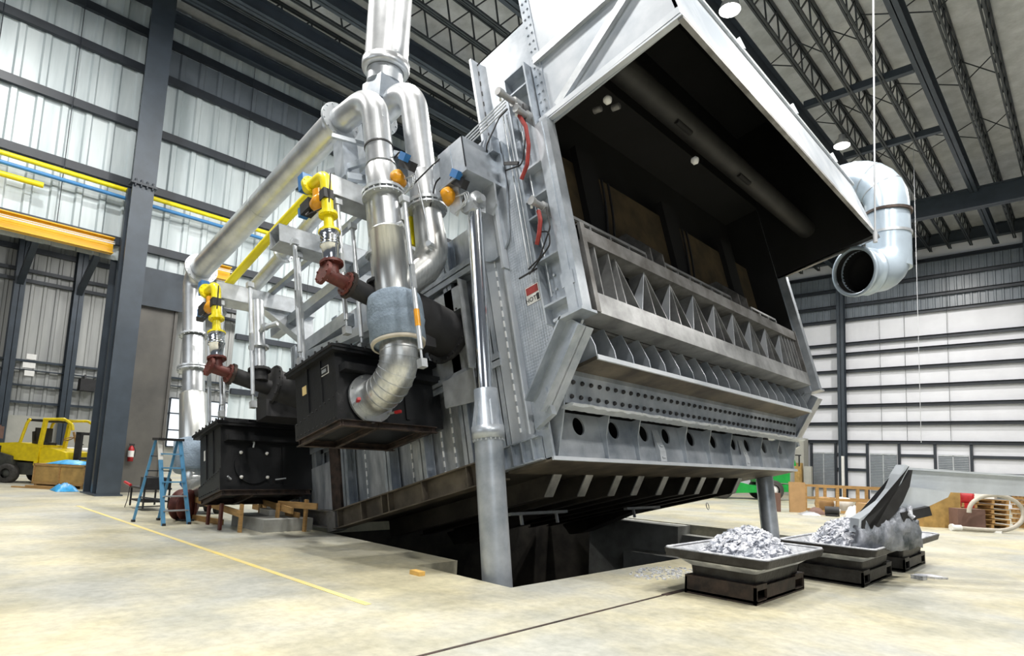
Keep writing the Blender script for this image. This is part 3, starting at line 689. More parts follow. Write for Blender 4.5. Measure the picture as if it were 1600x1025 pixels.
# sight tubes, hoses, conduits on the pillar
for s0, w0, L in ((.80, 5.26, .72), (.90, 5.0, .50), (.88, 3.44, .50)):
    mb = MB(); mb.cyl((s0, .0, w0), (s0, -L * .55, w0 + .01), .075, 16).cyl((s0, -L * .5, w0 + .01), (s0, -L * .9, w0 + .02), .048, 14).cyl((s0, -L * .88, w0 + .02), (s0, -L, w0 + .02), .062, 14)
    mb.build('sight_tube', WORN, F)
    MB().bar((s0 - .09, -L * .8, w0 - .02), (s0 + .02, -L * .95, w0 + .1), .03, .03).build('lever', GALV, F)
for pts in (((.74, -.3, 5.2), (.84, -.36, 5.0), (.92, -.36, 4.75), (.9, -.34, 4.45), (.78, -.3, 4.2), (.6, -.26, 4.08)), ((.86, -.34, 3.36), (.88, -.36, 3.2), (.80, -.34, 3.02), (.7, -.3, 2.92))):
    MB().tube(sweep([(p, .08) for p in pts], 3), .032, 8).build('red_hose', REDH, F)
for pts in (((.2, -.1, 4.55), (.62, -.2, 4.35), (.85, -.26, 4.8), (.9, -.3, 5.2)), ((-.1, -.1, 4.9), (.05, -.3, 5.0), (.3, -.16, 5.45), (.5, -.14, 5.5)),
            ((.74, -.3, 3.1), (.95, -.3, 3.0), (.92, -.3, 2.8), (.4, -.2, 2.62)), ((.4, -.2, 2.7), (.7, -.3, 2.7), (.98, -.3, 3.05), (.95, -.26, 3.4)),
            ((-.2, -.2, 5.2), (-.35, -.6, 5.1), (-.6, -.8, 4.9), (-1.2, -1.0, 4.6))):
    MB().tube(sweep([(p, .1) for p in pts]), .012, 6).build('cable', BLACK2, F)
for s0, a, b in ((.30, 2.75, 5.7), (.38, 2.7, 5.5), (.44, 2.7, 5.2), (.62, 2.2, 5.4)):
    MB().tube([(s0, -.06, a), (s0, -.06, b)], .014, 8).build('conduit', GALV, F)
for k in range(4): MB().tube([(-.6 - .12 * k, -.5, 5.0 + .05 * k), (.45, -.12, 5.55 + .06 * k)], .012, 6).build('conduit', GALV, F)
MB().bar((.25, -.16, 4.62), (.55, -.2, 4.42), .03, .05).build('cable_clamp', BLACK2, F)
MB().bar((.15, -.14, 2.68), (.55, -.2, 2.64), .02, .02).build('cable_clamp', BLACK2, F)
for k in range(4): MB().cyl((.60 + .09 * (k % 2), -.03, 2.3 + .22 * (k // 2)), (.60 + .09 * (k % 2), .0, 2.3 + .22 * (k // 2)), .02, 8).build('panel_bolt', GALV, F)
# platform rail beside the bracket
mb = MB(); mb.bar((-1.6, -.2, 4.7), (-.7, -.2, 5.5), .08, .08).bar((-.75, -.2, 4.5), (-.75, -.2, 5.6), .08, .08).build('platform_frame', SILVER, F)
MB().bar((-1.9, -.3, 4.55), (-1.2, -.3, 5.1), .07, .07).bar((-1.55, -.62, 3.95), (-1.5, -.62, 4.75), .12, .05, (1, 0, 0)).bar((-1.5, -.6, 4.0), (-1.1, -.5, 4.35), .05, .05).build('yellow_gate_rail', YELLOW, F)

# ---- regenerative burner media boxes (parts of the furnace, with sub-parts)
def media_box(s0, s1, w0, w1, near, lab):
    y0, y1 = -1.82, .14
    b = MB(); b.bx(s0, s1, y0, y1, w0, w1)
    b.bx(s0 - .1, s1 + .12, y0 - .1, y1, w1, w1 + .05)          # rim under the lid
    b.bx(s1, s1 + .17, y0 + .06, y1 + .03, w1 - .30, w1 - .19)         # ledge on the front face
    for t in (.33, .66):
        b.bx(s0 + (s1 - s0) * t - .02, s0 + (s1 - s0) * t + .02, y0 - .02, y0, w0 + .32, w1)
    b.bx(s1, s1 + .03, y0 + 1.2, y0 + 1.27, w0 + .1, w1 - .17)
    b.prism([(s0 - .02, w0), (s1 + .02, w0), (s1 + .02, w0 + .42), (s0 - .02, w0 + .26)], 'y', y0 - .03, y0)
    o = b.build('media_box', BLACK, F, lab)
    l = MB(); l.bx(s0 - .12, s1 + .14, y0 - .12, y1 + .02, w1 + .05, w1 + .09).bx(s0 + .05, s1 - .05, y0 + .1, y1 - .1, w1 + .09, w1 + .2)
    for k in range(7): l.cyl((s0 + (s1 - s0) * k / 6, y0 - .08, w1 + .09), (s0 + (s1 - s0) * k / 6, y0 - .08, w1 + .15), .018, 6)
    for k in range(9): l.cyl((s1 + .09, y0 + (y1 - y0) * k / 8, w1 + .09), (s1 + .09, y0 + (y1 - y0) * k / 8, w1 + .15), .018, 6)
    l.build('lid', BLACK, o)
    v = MB()
    for k in range(10): v.cyl((s0 + .05 + (s1 - s0 - .1) * k / 9, y0 - .045, w0 + .05), (s0 + .05 + (s1 - s0 - .1) * k / 9, y0 - .02, w0 + .05), .012, 6).cyl((s0 + .05 + (s1 - s0 - .1) * k / 9, y0 - .045, w0 + .24 + .13 * k / 9), (s0 + .05 + (s1 - s0 - .1) * k / 9, y0 - .02, w0 + .24 + .13 * k / 9), .012, 6)
    v.build('rivet_row', BLACK2, o)
    u = MB()                                                     # open support frame under the box
    for yy in (y0 + .03, y0 + .65, y1 - .3): u.ch((s0, yy, w0 - .05), (s1 + .06, yy, w0 - .05), .1, .06, .012)
    for ss in (s0 + .03, s1 + .03): u.ch((ss, y0, w0 - .05), (ss, y1 - .2, w0 - .05), .1, .06, .012)
    u.build('support_frame', RUST, o)
    if near:
        MB().bx(s0 + .22, s0 + .36, y0 - .008, y0 - .002, w1 - .38, w1 - .24).build('caution_label', LABELY, o)
        p = MB().bx(s1 - .42, s1 - .18, y0 - .008, y0 - .002, w1 - .26, w1 - .13).build('name_plate', WHITEM, o)
        q = MB().bx(s1 - .41, s1 - .19, y0 - .012, y0 - .008, w1 - .25, w1 - .14); q.build('plate_face', BLACK2, o)
        MB().bx(s1 - .36, s1 - .24, y0 - .016, y0 - .012, w1 - .22, w1 - .17).build('plate_mark', GALV, o)
    else:
        c = MB().cyl((s1, -1.22, w0 + .48), (s1 + .05, -1.22, w0 + .48), .36, 36); c.build('cover_plate', BLACK, o)
        for a in (45, 135, 225, 315):
            MB().lathe((s1 + .05, -1.22 + .36 * math.cos(math.radians(a)), w0 + .48 + .34 * math.sin(math.radians(a))), (1, 0, 0), [(0, .02), (.03, .035), (.06, .025), (.07, .001)], 12).build('cover_knob', WHITEM, o)
        MB().tube([(s1 + .05, -1.22, w0 + .84), (s1 + .1, -1.22, w0 + .92), (s1 + .05, -1.22, w0 + .96)], .02, 8).bar((s1 + .06, -.8, w0 + .2), (s1 + .1, -.6, w0 + .22), .025, .025).bar((s1 + .06, -1.66, w0 + .2), (s1 + .1, -1.74, w0 + .25), .025, .025).build('cover_clamp', GALV, o)
        MB().bx(s0 + .2, s0 + .3, y0 - .008, y0 - .002, w1 - .5, w1 - .3).build('caution_label', WHITEM, o)
    return o
media_box(-3.42, -2.22, 1.05, 2.10, True, 'black box with yellow label and elbow pipe')
media_box(-7.35, -6.36, .86, 2.10, False, 'black box with round cover plate')
# ---- burners on the wall
def burner(s, y0, lab):
    d = V((0, .97, -.24)).normalized(); c0 = V((s, -.05, 2.5)); 
    def at(t): return c0 + d * (t + .05)                          # t = distance back from the wall
    b = MB(); b.cyl(at(-1.15), at(.1), .40, 32); b.flange(at(-.03), d, .50, .05, 20, .018); b.flange(at(-1.15), d, .47, .04, 16, .018)
    b.cyl(at(-1.88), at(-1.15), .15, 20)
    b.bx(s - .22, s + .22, -1.3, -.5, 2.12, 2.45)
    o = b.build('burner_body', BLACK2, F, lab)
    r = MB(); r.flange(at(-1.91), d, .21, .05, 10, .016); r.build('burner_flange', RUST, o)
    g = MB(); g.cyl(at(-2.28), at(-1.93), .10, 18); g.flange(at(-2.32), d, .18, .05, 8, .016); g.flange(at(-1.96), d, .18, .04, 8, .016)
    t = at(-2.18); g.cyl(t, t + V((.0, 0, .2)), .10, 16); g.flange(t + V((0, 0, .21)), (0, 0, 1), .17, .04, 8, .016)
    g.build('gas_tee', MAROON, o)
    # vertical gas train: bellows, yellow pipe with gooseneck
    q = t + V((0, 0, .23)); k = MB()
    k.lathe(q, (0, 0, 1), [(0, .10), (.25, .13), (.26, .15), (.30, .15), (.31, .11), (.34, .14), (.37, .11), (.40, .14), (.43, .11), (.46, .15), (.5, .15)], 20)
    k.build('bellows', CHROME, o)
    z = MB(); q2 = q + V((0, 0, .5))
    z.flange(q2, (0, 0, 1), .16, .03, 8, .014); z.lathe(q2, (0, 0, 1), [(0, .10), (.12, .075), (.3, .07)], 18)
    z.flange(q2 + V((0, 0, .3)), (0, 0, 1), .14, .05, 8, .014)
    z.tube(sweep([(q2 + V((0, 0, .32)), 0), (q2 + V((0, 0, 1.02)), .17), (q2 + V((-.55, 0, 1.07)), 0)]), .088, 16)
    z.flange(q2 + V((-.42, 0, 1.06)), (1, 0, .09), .16, .06, 8, .014)
    z.build('gas_riser', YELLOW, o)
    v = MB(); q3 = q2 + V((-.33, -.02, .62))
    v.lathe(q3, (1, 0, 0), [(0, .001), (.02, .1), (.14, .12), (.26, .1), (.28, .001)], 16).cyl(q3 + V((.14, 0, .05)), q3 + V((.14, 0, .2)), .09, 16); v.build('actuator', ORANGE, o)
    MB().bx(q3.x - .28, q3.x - .02, q3.y - .09, q3.y + .09, q3.z - .02, q3.z + .16).build('valve_block', BLACK2, o)
    MB().bx(q3.x + .28, q3.x + .42, q3.y - .08, q3.y + .08, q3.z - .08, q3.z + .08).build('valve_coupling', BLACK2, o)
    MB().bx(q3.x - .38, q3.x - .28, q3.y - .07, q3.y + .07, q3.z + .0, q3.z + .15).build('switch_box', BLUE, o)
    MB().bx(q2.x - .68, q2.x - .52, q2.y - .08, q2.y + .08, q2.z + 1.07, q2.z + 1.35).build('limit_switch', BLUE, o)
    MB().tube(sweep([((q3.x - .1, q3.y, q3.z), 0), ((q3.x, q3.y - .2, q3.z - .25), .12), ((q3.x + .4, q3.y, q3.z - .2), .1), ((q3.x + .5, q3.y, q3.z + .3), 0)]), .012, 6).build('cable', BLACK2, o)
    # steel air riser behind
    a = MB(); p = V((s + .08, -1.35, 2.85)); a.cyl(p, p + V((0, 0, .2)), .15, 18); a.flange(p + V((0, 0, .22)), (0, 0, 1), .21, .05, 10, .014); a.build('air_stub', BLACK2, o)
    a = MB(); a.cyl(p + V((0, 0, .25)), p + V((0, 0, 1.7)), .12, 20); a.flange(p + V((0, 0, .7)), (0, 0, 1), .19, .04, 10, .014)
    a.tube(sweep([(p + V((0, 0, 1.0)), 0), (p + V((.25, 0, 1.02)), .08), (p + V((.5, .15, 1.05)), 0)]), .05, 12).flange(p + V((.3, .0, 1.03)), (1, 0, 0), .08, .03, 6, .01); a.build('air_riser', GALV, o)
    return o
burner(-1.65, 0, 'near black burner'); burner(-5.75, 0, 'far black burner')
# ---- square tube cantilevers with hanging rods
def cantilever(s, ye, m=GALV, wz=4.83, hw=.36):
    b = MB(); t = .012; h = hw / 2
    b.bx(s - h, s + h, ye, .1, wz + h - t, wz + h).bx(s - h, s + h, ye, .1, wz - h, wz - h + t).bx(s - h, s - h + t, ye, .1, wz - h, wz + h).bx(s + h - t, s + h, ye, .1, wz - h, wz + h)
    b.prism([(-1.0, wz - h), (.1, wz - h), (.1, wz - h - .75)], 'x', s - .1, s + .1)
    return b.build('square_cantilever', m, F)
cantilever(-2.05, -1.92); cantilever(-3.72, -1.92); c = cantilever(-6.2, -2.0)
mb = MB(); mb.bx(-6.9, -1.9, -.5, -.3, 4.4, 4.6).bx(-6.9, -1.6, -.9, -.8, 5.0, 5.1).bar((-5.3, -.6, 3.3), (-2.6, -.6, 3.0), .2, .16).bar((-5.0, -.5, 2.7), (-3.6, -.5, 2.3), .16, .14).bx(-5.4, -3.6, -.7, -.5, 3.35, 3.6)
mb.build('cross_frame', SILVER, F)
mb = MB(); mb.bar((-2.6, -.2, 5.5), (-1.5, -1.0, 5.0), .14, .14).bar((-2.9, -1.3, 5.9), (-1.6, -1.3, 5.35), .08, .1).bx(-2.5, -2.2, -1.4, -1.1, 5.4, 6.2).bar((-2.0, -1.5, 5.2), (-1.6, -.4, 5.2), .08, .12).bar((-2.2, -1.6, 6.1), (-1.7, -.4, 5.9), .05, .08)
mb.build('duct_saddle_frame', SILVER, F)
def rod(p0, p1, amber=False):
    p0, p1 = V(p0), V(p1); d = p1 - p0; b = MB(); b.cyl(p0, p0 + d * .42, .036, 12).cyl(p0 + d * .55, p0 + d * .9, .036, 12).cyl(p0 + d * .3, p0 + d * .98, .018, 8)
    b.bx(p0.x - .035, p0.x - .02, p0.y - .03, p0.y + .03, p0.z + d.z * .56, p0.z + d.z * .42).bx(p0.x + .02, p0.x + .035, p0.y - .03, p0.y + .03, p0.z + d.z * .56, p0.z + d.z * .42)
    b.bx(p1.x - .05, p1.x + .05, p1.y - .05, p1.y + .05, p1.z, p1.z + .12).bx(p0.x - .05, p0.x + .05, p0.y - .06, p0.y + .06, p0.z - .1, p0.z)
    return b.build('hanger_rod', GALV, F)
for s, y, a, b in ((-1.95, -1.75, 4.62, 2.3), (-2.4, -1.2, 4.62, 2.3), (-3.35, -1.75, 4.62, 2.3), (-3.7, -1.5, 4.62, 2.3), (-5.1, -1.75, 4.6, 2.1), (-6.1, -1.9, 4.62, 2.2), (-6.5, -1.7, 4.62, 2.2), (-7.2, -1.7, 4.4, 2.2), (-.62, -1.5, 4.0, 1.35)):
    rod((s, y, a), (s, y, b))
MB().cyl((-.62, -1.5, 2.2), (-.62, -1.5, 1.95), .04, 10).build('rod_sleeve', ORANGE, F)
# ---- ducts
yd = -1.27
DR = .225
mb = MB()
mb.tube(sweep([((-1.38, yd, 5.0), 0), ((-1.38, yd, 6.50), .55), ((-2.5, yd, 6.72), 0)], 14), DR, 28)
mb.lathe((-1.38, yd, 4.62), (0, 0, 1), [(0, .25), (.42, .25), (.46, DR)], 28); mb.flange((-1.38, yd, 5.1), (0, 0, 1), DR + .02, .02, 0, .01, False)
mb.tube([(-1.38, yd, 4.5), (-1.38, yd, 3.85)], .235, 28)
o = mb.build('hot_gas_duct', DUCT, F, 'duct with its bend at the top')
MB().flange((-1.38, yd, 4.57), (0, 0, 1), .34, .05, 20, .018).build('duct_flange', GALV, o)
MB().flange((-1.38, yd, 4.49), (0, 0, 1), .34, .03, 20, .018).build('duct_flange', GALV, o)
MB().flange((-1.38, yd, 5.45), (0, 0, 1), DR + .012, .03, 0, .01, False).build('band_clamp', BLACK2, o)
mb = MB(); mb.lathe((-1.38, yd, 2.75), (0, 0, 1), [(0, .27), (1.1, .27), (1.1, .285), (1.13, .285), (1.13, .235)], 32); mb.build('insulation_jacket', CLAD, o)
# grey cloth bellows
mb = MB(); mb.lathe((-1.38, yd, 2.02), (0, 0, 1), [(0, .26), (0, .38), (.04, .41), (.25, .405), (.33, .425), (.36, .41), (.40, .42), (.62, .41), (.72, .39), (.77, .32), (.78, .2)], 36); mb.build('fabric_bellows', SLEEVE, o, 'blue-grey fabric sleeve')
MB().lathe((-1.38, yd, 1.98), (0, 0, 1), [(0, .36), (0, .39), (.05, .40), (.05, .36)], 36).build('sleeve_hem', mat('beige_hem', (.5, .46, .38), .8), o)
# segmented elbow into the near box
el = [V((-1.38, yd, 2.05))] + arc((-1.98, yd, 1.90), (.60, 0, 0), (0, 0, -.48), 0, PI / 2, 8) + [V((-2.2, yd, 1.42))]
mb = MB(); mb.tube(el, .28, 32)
mb.build('segmented_elbow', CLAD, o)
for k in range(1, 9):
    t = (el[k + 1] - el[k - 1]).normalized() if k < len(el) - 1 else V((-1, 0, 0))
    MB().cyl(el[k] - t * .006, el[k] + t * .006, .289, 32).build('elbow_seam', DUCT, o)
mb = MB(); mb.flange((-2.17, yd, 1.42), (1, 0, 0), .385, .04, 8, .02); mb.build('elbow_flange', DUCT, o)
for a in (60, 200, 320):
    c, d = math.cos(math.radians(a)), math.sin(math.radians(a))
    MB().bar((-2.14, yd + .35 * c, 1.42 + .35 * d), (-1.98, yd + .38 * c, 1.42 + .38 * d), .03, .03).build('toggle_clamp', GALV, o)
    MB().bar((-2.0, yd + .38 * c, 1.42 + .38 * d), (-1.9, yd + .42 * c, 1.44 + .42 * d), .05, .04).build('clamp_handle', RED, o)
# manifold
mb = MB(); mb.tube([(-2.55, yd, 6.74), (-8.75, yd, 6.80)], .26, 30).lathe((-2.4, yd, 6.70), (-1, 0, .03), [(0, DR), (.2, .26)], 28)
mb.flange((-5.6, yd, 6.77), (1, 0, 0), .265, .015, 0, .01, False)
o = mb.build('manifold_duct', DUCT, F)
MB().flange((-2.42, yd, 6.71), (1, 0, -.03), .36, .05, 14, .02).build('duct_flange', GALV, o)
MB().flange((-8.78, yd, 6.80), (1, 0, 0), .38, .05, 14, .02).build('duct_flange', GALV, o)
# far down duct
mb = MB(); mb.tube(sweep([((-8.75, yd, 6.80), 0), ((-9.25, yd, 6.75), .36), ((-9.25, yd, 5.2), 0)], 10), .25, 28).tube([(-9.25, yd, 5.15), (-9.25, yd, 3.75)], .24, 26)
o = mb.build('far_down_duct', DUCT, F)
for wz in (5.2, 4.36, 4.30): MB().flange((-9.25, yd, wz), (0, 0, 1), .36 if wz < 5 else .33, .04, 18, .018).build('duct_flange', GALV, o)
MB().lathe((-9.25, yd, 2.45), (0, 0, 1), [(0, .30), (1.25, .30), (1.3, .24)], 30).build('insulation_jacket', CLAD, o)
MB().lathe((-9.25, yd, 1.88), (0, 0, 1), [(0, .2), (0, .38), (.04, .41), (.3, .40), (.35, .415), (.7, .40), (.74, .3)], 34).build('fabric_bellows', SLEEVE, o)
MB().tube(sweep([((-9.25, yd, 2.0), 0), ((-9.25, yd, 1.34), .5), ((-7.38, yd, 1.34), 0)], 10), .25, 26).build('far_elbow', CLAD, o)
MB().flange((-7.42, yd, 1.34), (1, 0, 0), .34, .04, 10, .018).build('duct_flange', GALV, o)
# twin duct that joins behind
y2 = -.52
mb = MB(); mb.tube(sweep([((-1.25, y2, 4.55), 0), ((-1.25, y2, 7.08), .55), ((-2.5, y2, 7.08), 0)], 14), .235, 28)
mb.lathe((-1.25, y2, 4.62), (0, 0, 1), [(0, .25), (.5, .25), (.55, .235)], 28)
o = mb.build('second_gas_duct', DUCT, F)
MB().flange((-1.25, y2, 4.56), (0, 0, 1), .34, .05, 18, .018).build('duct_flange', GALV, o)
MB().flange((-1.25, y2, 4.48), (0, 0, 1), .34, .03, 18, .018).build('duct_flange', GALV, o)
MB().flange((-2.2, y2, 7.05), (1, 0, 0), .36, .05, 12, .02).build('duct_flange', GALV, o)
mb = MB(); mb.tube(sweep([((-1.25, y2, 4.5), 0), ((-1.25, y2 + .02, 3.55), .75), ((-1.38, yd + .05, 2.9), 0)], 12), [.235] + [.26] * 12 + [.25] * 2, 28); mb.build('curved_branch', CLAD, o)
MB().cyl((-1.0, y2 - .2, 3.62), (-.95, y2 - .32, 3.62), .05, 12).tube([(-.98, y2 - .28, 3.7), (-.95, y2 - .3, 4.0), (-1.0, y2 - .4, 5.1)], .012, 6).build('thermocouple', GALV, o)
MB().lathe((-1.12, y2 - .24, 3.42), (.4, -.9, 0), [(0, .05), (.03, .05), (.03, .001)], 14).build('sight_port', GALV, o)
# flue drum below the stack
mb = MB(); mb.bx(-2.95, -2.5, -.75, -.25, 6.0, 7.2).tube([(-2.5, y2, 7.05), (-2.9, y2, 7.05)], .24, 24); mb.build('collector_box', SILVER, F)
# small headers along the side
o = MB().tube([(-7.9, -1.5, 5.28), (-4.2, -1.45, 5.6), (-2.9, -1.4, 5.7)], .085, 14).build('gas_header', YELLOW, F)
MB().bx(-8.2, -7.4, -1.6, -1.45, 5.1, 5.2).build('header_valve', BLACK2, o)
MB().tube([(-6.6, -1.0, 5.35), (-2.8, -1.0, 5.75)], .13, 18).flange((-5.2, -1.0, 5.5), (1, 0, .1), .2, .04, 10, .014).build('air_header', GALV, F)
for s, y, wz in ((-1.08, -1.05, 4.72), (-.45, -.62, 4.2)):
    b = MB(); b.lathe((s - .1, y, wz), (.5, -.8, .2), [(0, .001), (.02, .1), (.12, .115), (.24, .1), (.26, .001)], 16)
    o = b.build('amber_valve', ORANGE, F)
    MB().bar((s + .1, y - .1, wz + .26), (s + .34, y - .1, wz + .02), .12, .14).build('valve_block', BLACK2, o)
    MB().bar((s + .22, y - .2, wz + .26), (s + .34, y - .2, wz + .14), .1, .12).build('switch_box', BLUE, o)
    MB().tube(sweep([((s + .2, y, wz + .1), 0), ((s + .1, y - .1, wz + .5), .15), ((s - .4, y, wz + .55), .1), ((s - .6, y, wz + .2), 0)]), .014, 6).build('cable', BLACK2, o)
    for k in range(3): MB().tube(sweep([((s + .1, y - .1, wz - .05), 0), ((s + .3 + .04 * k, y - .1, wz - .12), .04), ((s + .3 + .04 * k, y - .1, wz - .3 + .05 * k), .04), ((s + .05, y - .1, wz - .3), 0)]), .010, 6).build('copper_line', GALV, o)

# ================================================================== HYDRAULIC CYLINDERS
def cylinder(base, top, label, lever=True):
    base, top = V(base), V(top); r = empty('hydraulic_cylinder', base); tag(r, label, 'cylinder', None)
    d = top - base; L = d.length; r.rotation_euler = d.to_track_quat('Z', 'Y').to_euler()
    a = L * .545
    MB().cyl((0, 0, 0), (0, 0, a), .205, 36).build('barrel', SILVER, r)
    mb = MB().lathe((0, 0, a - .02), (0, 0, 1), [(0, .205), (0, .235), (.18, .235), (.18, .17), (.72, .17), (.72, .001)], 36)
    for k in range(6):
        an = k * PI / 3; c, s = math.cos(an), math.sin(an)
        mb.add([(c * .16, s * .16, a + .16), (c * .23, s * .23, a + .16), (c * .165, s * .165, a + .55), (c * .15 - s * .02, s * .15 + c * .02, a + .16), (c * .23 - s * .02, s * .23 + c * .02, a + .16), (c * .165 - s * .02, s * .165 + c * .02, a + .55)], [(0, 1, 2), (5, 4, 3), (1, 4, 5, 2), (0, 2, 5, 3)])
    mb.build('gland_collar', SILVER, r)
    mb = MB()
    for k in range(20): an = k * PI / 10; mb.cyl((.21 * math.cos(an), .21 * math.sin(an), a - .05), (.21 * math.cos(an), .21 * math.sin(an), a - .0), .018, 6)
    mb.build('gland_bolts', GALV, r)
    MB().cyl((0, 0, a + .68), (0, 0, L - .08), .115, 32).build('piston_rod', CHROME, r)
    mb = MB(); mb.bx(-.13, .13, -.11, .11, L - .12, L + .02).lathe((0, -.11, L + .06), (0, 1, 0), [(0, .001), (0, .15), (.22, .15), (.22, .001)], 24)
    mb.cyl((0, -.26, L + .06), (0, .2, L + .06), .06, 18)
    mb.build('rod_eye', GALV, r)
    return r
cylinder((-5.60, 6.05, -2.4), tuple(W(-.24, -.45, 4.02)), 'near hydraulic cylinder at the open pit corner')
cylinder((-5.55, 15.15, -2.4), tuple(W(-.24, YW + .45, 4.02)), 'far hydraulic cylinder beyond the furnace')
MB_box = MB().bx(-.5, .0, YW + .05, YW + .8, 4.4, 5.0); MB_box.build('cylinder_bracket', SILVER, F)

# ================================================================== EXHAUST STACK
st = tag(empty('exhaust_stack', (-9.4, 5.95, 8.7)), 'thick vertical exhaust stack above the curved ducts', 'chimney')
MB().cyl((0, 0, .1), (0, 0, 7.95), .40, 40).build('pipe', DUCT, st)
MB().lathe((0, 0, -.05), (0, 0, 1), [(0, .34), (0, .42), (.05, .44), (.17, .44), (.17, .40)], 40).build('collar', DUCT, st)
MB().cyl((0, 0, -.3), (0, 0, -.05), .33, 32).build('inlet', GALV, st)
MB().bx(-.3, .3, -.28, .28, -.75, -.3).build('inlet_box', SILVER, st)

# ================================================================== PALE BLUE DUCT ON THE RIGHT
du = tag(empty('flue_duct', (-3.55, 16.85, 6.42)), 'pale blue hooked duct with open round mouth', 'duct')
du.scale = (1.07, 1.07, 1.07)
path = sweep([((-2.8, .4, 2.5), 0), ((-.05, .05, 2.62), .85), ((-.02, .05, .2), 0)], 7)
MB().tube(path, .46, 36).build('upper_bend', DUCTB, du)
for k in (2, 4, 6): 
    p, t = path[k], (path[k + 1] - path[k - 1]).normalized()
    MB().cyl(p - t * .01, p + t * .01, .468, 36).build('bend_seam', DUCT, du)
MB().cyl((-.02, .05, 1.50), (-.02, .05, 1.56), .50, 36).build('rust_band', RUST, du)
MB().cyl((-.02, .05, .98), (-.02, .05, 1.04), .48, 36).build('lower_band', GALV, du)
lo = sweep([((-.02, .05, 1.0), 0), ((-.02, .05, .12), .55), ((-.42, -.85, -.02), 0)], 6)
MB().tube(lo, .46, 36, caps=False).build('lower_bend', DUCTB, du)
dd = (lo[-1] - lo[-2]).normalized(); q = lo[-1]
MB().lathe(q - dd * .25, dd, [(0, .47), (0, .53), (.07, .53), (.08, .49), (.36, .50), (.36, .56), (.43, .56), (.43, .49), (.40, .475)], 40).build('mouth_ring', DUCTB, du)
MB().lathe(q - dd * .25, dd, [(.42, .48), (.3, .465), (0, .45), (-.15, .44), (-.15, .001)], 40).build('black_inside', SOOT, du)  # black lining and end disc inside the mouth
tag(MB().tube([(-2.74, 12.6, 16.6), (-2.88, 12.6, 6.1)], .016, 8).cyl((-2.88, 12.6, 6.1), (-2.88, 12.6, 5.9), .04, 8).build('hanging_cable', CABLEM), 'thin pale cable hanging from the roof', 'cable')
tag(MB().tube([(-5.3, 30, 16.6), (-5.35, 30, 3.0)], .012, 6).build('hanging_cable', CABLEM), 'faint pale cable hanging before the end wall', 'cable')

